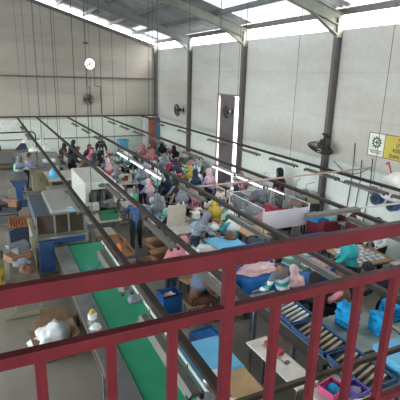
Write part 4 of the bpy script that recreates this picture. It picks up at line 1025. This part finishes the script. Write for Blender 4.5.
# table before woman P4
table('pale_table', (3.82, 6.75, 0), 0, .4, .8, .76, M['palette_top'], M['greymetal'], 'narrow pale table before the woman in the slate headscarf')
for k, (y, c) in enumerate([(7.0, 'whitec'), (6.75, 'palepink'), (6.5, 'mint')]):
    heap_at(k, (3.75, y, .76), k, c, f'{HN[c]} garment heap on the narrow pale table by the railing post', 'garments on the narrow table', .8)
gadget((3.88, 7.0, .76), 1.5, 'small dark machine on the narrow pale table', M['dark'], M['offwhite'], .8)

# blue skirted tables
def skirted(loc, w, d, h, m, label, seed=1):
    e = empty('skirted_table', loc, 0, label, 'table')
    MB().b2(-w/2, w/2, -d/2, d/2, h-.04, h).build('tabletop', M['palette_top'], e)
    for sx in (-1, 1):
        for sy in (-1, 1): MB().b2(sx*(w/2-.06)-.02, sx*(w/2-.06)+.02, sy*(d/2-.06)-.02, sy*(d/2-.06)+.02, 0, h-.04).build('leg', M['greymetal'], e)
    MB().drape(-w/2, w/2, -d/2, d/2, h, .6, seed).build('cloth_skirt', m, e, smooth=True)
    return e
sk = skirted((4.62, 6.75, 0), 1.0, .65, .78, M['bluecloth'], 'table with a royal blue skirt and pink cloth, behind the railing bars', 2)
b_ = MB().heap((0, 0, 0), (.42, .2, .10), 4, .6, 30).build('cloth_spread', M['palepink'], None, smooth=True); b_.location = (4.7, 6.85, .79); tag(b_, 'pale pink cloth spread over the royal blue skirted table', 'cloth')
text_mesh('MEKAR', .11, Matrix.Translation((.15, -.395, .42)) @ Matrix.Rotation(PI/2, 4, 'X'), M['white'], 'skirt_lettering', sk, align='CENTER') if False else None
b = MB()
for k in range(7): b.b2(.0+k*.045, .03+k*.045, -.41, -.395, .46, .52)
b.build('faint_white_marks', M['whitec'], sk, whole=True)
skirted((5.2, 7.75, 0), 1.3, .7, .82, M['bluecloth'], 'royal blue covered table directly behind the pink cloth', 5)
e = empty('blue_sheet_roll', (5.2, 7.7, .835), .1, 'white edged blue roll lying on the covered table', 'roll'); MB().cyl((-.5, 0, .07), (.5, 0, .07), .07, n=16).build('fabric', M['bluecloth'], e); MB().cyl((-.54, 0, .07), (.54, 0, .07), .03, n=12).build('core', M['white'], e)
sk = skirted((5.9, 6.8, 0), 1.05, 1.05, .78, MATS['bin_blue'] if 'bin_blue' in MATS else M['bluecloth'], 'blue skirted table with a green cutting mat, left of the turquoise top', 7)
e = empty('cutting_mat', (5.68, 6.8, .80), .2, 'dark green cutting mat on the blue skirted table', 'mat'); MB().b2(-.28, .28, -.35, .35, 0, .008).build('mat_sheet', mat('mat_green', '#3f6f60', .6), e); MB().b2(-.26, -.2, -.33, .33, .008, .012).build('ruler', M['inox'], e)
e = MB().heap((0, 0, 0), (.3, .26, .08), 8, .5, 24).build('cloth_spread', mat('pink_print', '#c89aa8', .8, 0, .5, 22), None, smooth=True); e.location = (6.05, 6.55, .80); tag(e, 'pink and white printed cloth on the blue skirted table', 'cloth')
e = MB().heap((0, 0, 0), (.4, .2, .08), 9, .5, 24).build('cloth_spread', M['mint'], None, smooth=True); e.location = (6.0, 7.2, .80); tag(e, 'pale mint cloth at the back of the blue skirted table', 'cloth')
# plywood table with stacks
table('wood_table', (7.35, 6.65, 0), -.05, 1.1, 1.0, .8, M['wood'], M['blue'], 'plywood topped table with blue frame and rows of white pieces')
PC = empty('cut_piece_stack', (0, 0, 0), 0, 'x', 'cut pieces'); MB().b2(-.05, .05, -.12, .12, 0, .035).build('stack', M['whitec'], PC, .005); MB().b2(-.052, .052, -.015, .015, 0, .037).build('tie', M['lilac'], PC)
for i in range(3):
    for j in range(5):
        inst(PC, (6.98+j*.17, 6.35+i*.3, .8), random.uniform(-.5, .1), 'tied stack of white cut pieces laid out on the plywood table', 'cut pieces on the plywood table')
table('wood_table', (8.1, 5.75, 0), 0, .9, .7, .78, M['palette_top'], M['blue'], 'pale table below the white shirt person at the right edge')

# clear-sided crate with white front
e = empty('display_crate', (7.2, 10.2, .1), 0, 'big bin with a pale pink white front and clear plastic sides full of red clothes', 'bin')
MB().b2(-.72, .80, -.95, -.90, .5, 1.02).build('front_panel', mat('pinkish_white_panel', '#efe6ec', .5, 0, .03), e, .01)
MB().b2(-.72, -.715, -.9, .95, .5, 1.1).b2(.79, .8, -.9, .95, .5, 1.1).b2(-.72, .8, .94, .95, .5, 1.1).build('side_panel', M['glassy'], e)
MB().b2(-.72, .8, -.9, .95, .48, .52).build('floor_board', M['palette_top'], e)
b = MB()
for a in ((-.73, -.92), (.8, -.92), (-.73, .95), (.8, .95)): b.b2(a[0]-.015, a[0]+.015, a[1]-.015, a[1]+.015, 0, 1.12)
b.b2(-.73, .8, .94, .96, 1.1, 1.12).b2(-.74, -.72, -.92, .95, 1.1, 1.12).b2(.79, .81, -.92, .95, 1.1, 1.12); b.build('frame', M['white'], e)
for k, (x, y, c, s, w) in enumerate([(6.9, 9.8, 'rose', 1.9, 'near left'), (7.55, 9.85, 'redc', 1.9, 'near right'), (7.1, 10.6, 'greyc', 1.9, 'far left'), (7.6, 10.6, 'rose', 1.8, 'far right'), (7.25, 10.2, 'redc', 1.7, 'middle')]):
    heap_at(k, (x, y, .66), k, c, f'{HN[c]} clothes heap inside the clear sided bin, {w}', 'clothes in the clear sided bin', s)
# grey table with clutter behind it, toward gate
table('grey_table', (7.2, 12.1, 0), 0, .9, .7, .85, M['greymetal'], M['greymetal'], 'grey table behind the clear sided bin', shelf=True) if False else None
for (x, y, c, s, l_) in [(6.0, 10.4, 'greyc', 2.2, 'left of'), (8.25, 10.7, 'navy', 1.6, 'right of')]:
    heap_at(2, (x, y, 0), 1, c, f'{HN[c]} garment heap on the floor {l_} the clear sided bin', 'garment heaps beside the bin', s)
# red crate with blue clothes
e = empty('red_crate', (8.3, 8.75, 0), -.1, 'dark red crate under blue and green clothes near the long wall', 'crate')
b = MB(); b.b2(-.45, .45, -.4, .4, .2, .22)
for a in ((-.45, .45, -.4, -.38), (-.45, .45, .38, .4), (-.45, -.43, -.4, .4), (.43, .45, -.4, .4)): b.b2(*a, .2, .95)
b.build('crate_wall', mat('dark_red_plastic', '#7d2a38', .5), e, .01)
for sx in (-.43, .43):
    for sy in (-.38, .38): MB().b2(sx-.02, sx+.02, sy-.02, sy+.02, 0, .22).build('leg', M['white'], e)
MB().path([(-.1, -.42, .25), (.15, -.42, .9)], .02).build('brace', M['white'], e)
heap_at(1, (7.95, 8.95, .85), 1, 'cyan', 'cyan blue clothes heap on the dark red crate', 'clothes on the red crate', 1.6); heap_at(2, (8.3, 8.75, .85), 0, 'mint', 'mint green clothes heap on the dark red crate', 'clothes on the red crate', 1.3)
heap_at(3, (8.0, 8.65, .85), 2, 'bluecloth', 'royal blue clothes heap on the dark red crate', 'clothes on the red crate', 1.1)
# machines against the wall
table('grey_table', (8.35, 8.0 - .15, 0), 0, .6, .5, .9, M['greymetal'], M['dark'], 'x') if False else None
for k, (y, m1, m2) in enumerate([(9.35, 'dark', 'brownwood'), (8.95, 'greymetal', 'offwhite')]): pass
table('grey_table', (8.25, 9.75, 0), 0, .55, .75, 1.0, M['greymetal'], M['dark'], 'grey stand against the wall carrying brown machine heads')
gadget((8.22, 9.95, 1.0), .4, 'brown machine head on the grey wall stand, farther', M['brownwood'], M['greymetal'], 1.25); gadget((8.25, 9.55, 1.0), -.4, 'brown machine head on the grey wall stand, nearer', M['dark'], M['cream'], 1.2)
heap_at(4, (8.4, 7.95, .95), 0, 'navy', 'navy blue cloth heap on the ledge by the wall', 'cloth at the wall', 1.3)
table('ledge_table', (8.42, 7.92, 0), 0, .5, .7, .95, M['greymetal'], M['dark'], 'narrow grey ledge table under the navy cloth heap')
table('blue_table', (7.3, 8.0, 0), 0, .9, .6, .75, M['blue'], M['blue'], 'blue topped table just above the top rail')
e = empty('white_sack', (8.3, 6.75, 2.06), 0, 'big bright white sack hanging below the yellow sign by red and white cords', 'sack')
MB().heap((0, 0, 0), (.28, .36, .55), 5, .25, 22).ball((0, 0, .0), (.28, .36, .12), 16).build('sack_body', mat('white_woven', '#f2f0ee', .6, 0, .03), e, smooth=True)
b = MB()
for sy in (-.3, .3): b.path([(0, sy*.6, .5), (0, sy, .74), (-.05, sy*1.1, .68)], .018)
b.build('cord', M['redc'], e)
for k, (y, z) in enumerate([(7.55, 1.75), (7.05, 1.72)]):
    e = empty('wall_gauge', (8.66, y, z), 0, ['round blue wall hung motor with black face, left of two', 'round blue wall hung motor with black face, right of two'][k], 'motor')
    MB().cyl((.1, 0, 0), (-.08, 0, 0), .15, n=22).build('drum', M['blue'], e); MB().cyl((-.08, 0, 0), (-.10, 0, 0), .09, n=18).build('face', M['dark'], e); MB().b2(.02, .12, .12, .3, .06, .26).build('switch_box', M['greymetal'], e)
# hanging cables on the long wall
for k, (y, z0, z1) in enumerate([(8.6, 3.0, .9), (8.3, 2.6, 1.1), (7.95, 2.7, 1.0)]):
    tag(MB().path([(W-.03, y, z0), (W-.05, y-.06, (z0+z1)/2+.2), (W-.03, y+.03, z1)], .012, 5).build('hanging_cable', M['dark']), ['dark cable hanging on the wall left of the sign, leftmost', 'dark cable hanging on the wall below the sign edge, middle', 'dark cable hanging on the wall below the gear emblem, rightmost'][k], 'cable')
pts = [(W-.04, 9.3-.25*k, 2.4-.25*math.sin(PI*k/5)) for k in range(6)]
tag(MB().path(pts, .01, 5).build('hanging_cable', M['dark']), 'thin cable sagging from the big fan to the sign', 'cable')
0 and tag(MB().path([(W-.03, 7.95, 5.7), (W-.03, 7.95, 3.35)], .012, 5).build('hanging_cable', M['dark']), 'thin vertical cable dropping to the gear emblem', 'cable')

# ------------------------------------------------------------------ right foreground
def slat_tray(loc, rz, m, label):
    e = empty('slat_tray', loc, rz, label, 'tray', 'trays of slats in a line')
    MB().b2(-.24, .24, -.38, .38, 0, .02).build('base', M['dark'], e)
    MB().b2(-.26, -.24, -.4, .4, 0, .07).b2(.24, .26, -.4, .4, 0, .07).b2(-.26, .26, -.4, -.38, 0, .07).b2(-.26, .26, .38, .4, 0, .07).build('frame', M['blue'], e)
    for k in range(7): MB().box((0, -.31+k*.102, .04), (.44, .04, .03), (0, 0, .3)).build('slat', m, e, .004)
    return e
e = table('long_table', (4.33, 4.6, 0), 0, .6, 2.9, .76, M['greymetal'], M['blue'], 'long blue framed table carrying the line of slat trays')
beige = mat('beige_slat', '#a99d86', .6)
slat_tray((4.3, 3.62, .76), 0, beige, 'tray of beige slats nearest the railing'); slat_tray((4.3, 4.45, .76), 0, beige, 'tray of beige slats, middle of the line')
slat_tray((4.35, 5.28, .76), .0, M['whitec'], 'tray of white slats, farthest of the line')
# narrow blue-edged rack alongside
e = empty('narrow_rack', (3.93, 4.6, .6), 0, 'narrow rack of pale strips with a sky blue section left of the slat trays', 'rack')
MB().b2(-.05, .05, -1.2, 1.2, .1, .14).build('rail', M['greymetal'], e); MB().b2(-.03, .03, -.2, .4, .14, .16).build('blue_section', M['skyblue'], e)
for y in (-1.1, 0, 1.1): MB().b2(-.03, .03, y-.03, y+.03, -.6, .1).build('leg', M['greymetal'], e)
# white table with tools
table('white_table', (3.38, 4.2, 0), .05, .36, 1.15, .8, M['palette_top'], M['steel_dark'], 'narrow white table seen between the balusters with a red case on it')
e = empty('red_case', (3.45, 4.45, .8), .1, 'long dark red case on the narrow white table', 'case'); MB().b2(-.05, .05, -.17, .17, 0, .06).build('case_body', M['redc'], e, .01); MB().b2(-.052, .052, -.172, .172, .045, .052).build('lid_seam', M['dark'], e)
e = empty('scissors', (3.42, 4.15, .8), .4, 'pair of scissors lying in front of the red case', 'scissors')
MB().box((.0, .07, .006), (.012, .16, .004), (0, 0, .15)).box((0, .07, .01), (.012, .16, .004), (0, 0, -.15)).build('blade', M['inox'], e)
b = MB()
for sx in (-.025, .025):
    for k in range(10):
        a0, a1 = 2*PI*k/10, 2*PI*(k+1)/10; b.cyl((sx+.02*math.cos(a0), -.04+.028*math.sin(a0), .008), (sx+.02*math.cos(a1), -.04+.028*math.sin(a1), .008), .005, n=5)
b.build('grip', M['dark'], e)
e = empty('drinking_cup', (4.02, 6.9, .0), 0, 'x', 'cup'); bpy.data.objects.remove(e)
# near right table with baskets
table('white_table', (3.72, 3.2, 0), .0, .75, .75, .78, M['palette_top'], M['steel_dark'], 'pale table at the bottom right carrying the pink and purple baskets')
def tub(loc, w, d, h, m, label, rz=0, name='plastic_basket'):
    e = empty(name, loc, rz, label, 'basket'); b = MB()
    for a in ((-w, w, -d, -d+.01), (-w, w, d-.01, d), (-w, -w+.01, -d, d), (w-.01, w, -d, d)): b.b2(*a, 0, h)
    b.b2(-w, w, -d, d, 0, .01).build('basket_body', m, e, .004)
    MB().b2(-w-.01, w+.01, -d-.01, -d+.01, h-.02, h).b2(-w-.01, w+.01, d-.01, d+.01, h-.02, h).b2(-w-.01, -w+.01, -d, d, h-.02, h).b2(w-.01, w+.01, -d, d, h-.02, h).build('rim', m, e)
    return e
tub((3.62, 3.42, .78), .14, .12, .1, mat('pink_plastic', '#d05a8a', .4), 'pink plastic basket with a cyan cloth, bottom right', .2)
tub((3.9, 3.3, .78), .11, .12, .08, mat('purple_plastic', '#6a58b0', .4), 'purple plastic basket right of the pink one', .1)
heap_at(3, (3.62, 3.42, .80), 0, 'cyan', 'cyan cloth in the pink basket', 'cloth in baskets', .6); heap_at(1, (3.9, 3.3, .79), 0, 'lilac', 'lilac cloth in the purple basket', 'cloth in baskets', .45)
heap_at(5, (3.75, 3.08, .78), 0, 'whitec', 'white cloth before the two baskets', 'cloth in baskets', .6)
# cyan fabric stacks
def fab_stack(loc, w, d, n, m, label, rz=0, cat='fabric stack'):
    e = empty('fabric_stack', loc, rz, label, cat, 'cyan fabric stacks')
    z = 0
    for k in range(n):
        t = .05+.02*random.random(); jx = random.uniform(-.02, .02)
        o = MB().b2(-w/2+jx, w/2+jx, -d/2-jx, d/2-jx, z, z+t).build('folded_piece', m, e, .018); z += t
    return e
table('pale_table', (5.15, 4.45, 0), 0, .9, 1.0, .72, mat('grey_green_laminate', '#85938e', .5), M['blue'], 'pale table under the cyan fabric stacks between the right balusters')
table('pale_table', (6.12, 4.3, 0), 0, .9, .95, .72, M['palette_top'], M['blue'], 'pale table under the cyan fabric at the right picture edge')
def slump(loc, w, d, h, rz, m, label, seed):
    o = MB(); r = bmesh.ops.create_cube(o.bm, size=1); bmesh.ops.subdivide_edges(o.bm, edges=o.bm.edges, cuts=9, use_grid_fill=True)
    for v in o.bm.verts:
        p = v.co.copy(); q = Vector((p.x*w, p.y*d, (p.z+.5)*h)); nn = noise.noise(Vector((p.x*3, p.y*3, p.z*9))+Vector((seed, 0, 0)))
        k = 1+.22*nn; q.x *= k*(1-.15*(p.z+.5)); q.y *= k; 
        if p.z > -.49: q.z += noise.noise(p*4+Vector((seed, 2, 0)))*.06+.03*math.sin(p.z*40)
        v.co = q
    o = o.build('fabric_pile', m, None, smooth=True); o.location = loc; o.rotation_euler = (0, 0, rz); return tag(o, label, 'fabric pile', 'cyan fabric piles')
slump((5.0, 4.6, .72), .2, .34, .34, .1, M['cyan'], 'tall cyan fabric pile left of the second baluster from the right', 3)
slump((5.35, 4.25, .72), .22, .3, .28, -.2, M['cyan'], 'cyan fabric pile right behind the second baluster from the right', 6)
slump((5.95, 4.5, .72), .4, .3, .26, .1, M['cyan'], 'cyan fabric pile at the right edge, upper', 9)
slump((6.1, 4.1, .72), .5, .3, .16, .1, M['skyblue'], 'flat cyan fabric pile at the right edge, lower', 12)
def big_tub(loc, rz, label, s=1):
    e = empty('blue_tub', loc, rz, label, 'tub'); e.scale = (s, s, s)
    MB().prism([(-.36, -.26), (.36, -.26), (.42, -.2), (.42, .2), (.36, .26), (-.36, .26), (-.42, .2), (-.42, -.2)], 'z', 0, .42).build('tub_body', M['skyblue'], e, .03)
    MB().prism([(-.40, -.30), (.40, -.30), (.46, -.24), (.46, .24), (.40, .30), (-.40, .30), (-.46, .24), (-.46, -.24)], 'z', .42, .47).build('lid', M['skyblue'], e, .015)
    MB().b2(-.1, .1, -.33, -.30, .3, .36).build('handle', M['blue'], e)
    return e
big_tub((5.1, 3.5, .0), -.1, 'large sky blue lidded plastic tub at the right edge, near'); big_tub((5.12, 3.5, .47), -.05, 'sky blue lidded tub stacked on top of the near one')
big_tub((6.0, 3.6, .0), 0, 'sky blue lidded tub right of the stacked pair')
# blue sheet table at bottom centre
e = table('plywood_table', (2.55, 4.3, 0), 0, .62, 1.65, .78, M['wood'], M['blue'], 'plywood table at the bottom centre, half covered in a sky blue sheet')
b = MB().drape(-.31, .31, -.4, .4, 0, .12, 4, 12, .004, .02).build('blue_sheet', M['skyblue'], None, smooth=True); b.location = (2.55, 4.7, .782); tag(b, 'sky blue sheet covering the far half of the plywood table', 'sheet')
heap_at(2, (2.35, 4.22, .78), 0, 'whitec', 'white printed cloth on the plywood table beside the railing post', 'cloths', .8)
e = empty('carton_box', (2.75, 5.9, 0), 0, 'x', 'box'); bpy.data.objects.remove(e)
e = empty('blue_bin', (2.9, 5.55, 0), .1, 'dark blue bin beyond the sky blue sheet', 'bin')
b = MB()
for a in ((-.22, .22, -.18, -.165), (-.22, .22, .165, .18), (-.22, -.205, -.18, .18), (.205, .22, -.18, .18)): b.b2(*a, 0, .55)
b.b2(-.22, .22, -.18, .18, 0, .02).build('bin_body', M['blue'], e, .01); MB().b2(-.2, .2, -.16, .16, .5, .52).build('cloth_fill', M['bluecloth'], e)
heap_at(0, (2.3, 3.7, .78), 0, 'whitec', 'white garment heap at the bottom of the plywood table', 'garments bottom centre', .7); heap_at(5, (2.05, 3.9, .8), 0, 'greyc', 'grey garment heap on the right edge of the conveyor at the bottom', 'garments bottom centre', .7)
e = empty('thread_cone', (4.1, 6.85, 0), 0, 'x', 'x'); bpy.data.objects.remove(e)

# ------------------------------------------------------------------ unused prototypes out
for h in HEAPS+[LIT, OFF, F_, SM, SMG, TS, ST, MT, BK_, DOME, PC, CRT]+WK:
    if h not in used:
        for c in list(CH.get(h, kids(h))): bpy.data.objects.remove(c)
        bpy.data.objects.remove(h)

# ------------------------------------------------------------------ daylight
w = bpy.data.worlds.new('World'); scene.world = w; w.use_nodes = True
nt = w.node_tree; bg = nt.nodes['Background']
sky = nt.nodes.new('ShaderNodeTexSky'); sky.sky_type = 'NISHITA'; sky.sun_elevation = R(50); sky.sun_rotation = R(120); sky.sun_disc = False; sky.air_density = 1.5; sky.dust_density = 5; sky.altitude = 100
mixn = nt.nodes.new('ShaderNodeMix'); mixn.data_type = 'RGBA'; mixn.inputs['Factor'].default_value = .8
nt.links.new(sky.outputs[0], mixn.inputs['A']); mixn.inputs['B'].default_value = (1.0, 1.0, 1.0, 1)
nt.links.new(mixn.outputs['Result'], bg.inputs['Color']); bg.inputs['Strength'].default_value = 6.0
def portal(loc, rot, sx, sy):
    l = bpy.data.lights.new('daylight_portal', 'AREA'); l.shape = 'RECTANGLE'; l.size = sx; l.size_y = sy; l.cycles.is_portal = True
    o = bpy.data.objects.new('daylight_portal', l); C.objects.link(o); o.location = loc; o.rotation_euler = rot
portal((XW-.1, 10, 3.0), (0, -PI/2, 0), 3.6, 28)
portal((-1.6, YB-.1, 4.4), (PI/2, 0, 0), 20, 1.7)
portal((W+.3, 10, 6.15), (0, PI/2, 0), .8, 28)

# ------------------------------------------------------------------ camera (calibrated from the photograph's vanishing points)
cam = bpy.data.cameras.new('camera'); co = bpy.data.objects.new('camera', cam); C.objects.link(co)
f = 435.0
Yc = Vector((-18-200, -(70-200), -f)).normalized()
Xc = Vector((1150-200, -(103-200), -f)); Xc = (Xc-Yc*Xc.dot(Yc)).normalized(); Zc = Xc.cross(Yc)
Rm = Matrix((Xc, Yc, Zc))
co.matrix_world = Matrix.Translation((0, 0, 4.6)) @ Rm.to_4x4()
cam.sensor_width = 36; cam.lens = f/400*36; cam.clip_start = .05; cam.clip_end = 200
scene.camera = co
scene.view_settings.view_transform = 'Standard'; scene.view_settings.look = 'None'; scene.view_settings.gamma = 1
scene.view_settings.use_curve_mapping = False; scene.view_settings.exposure = 0.25
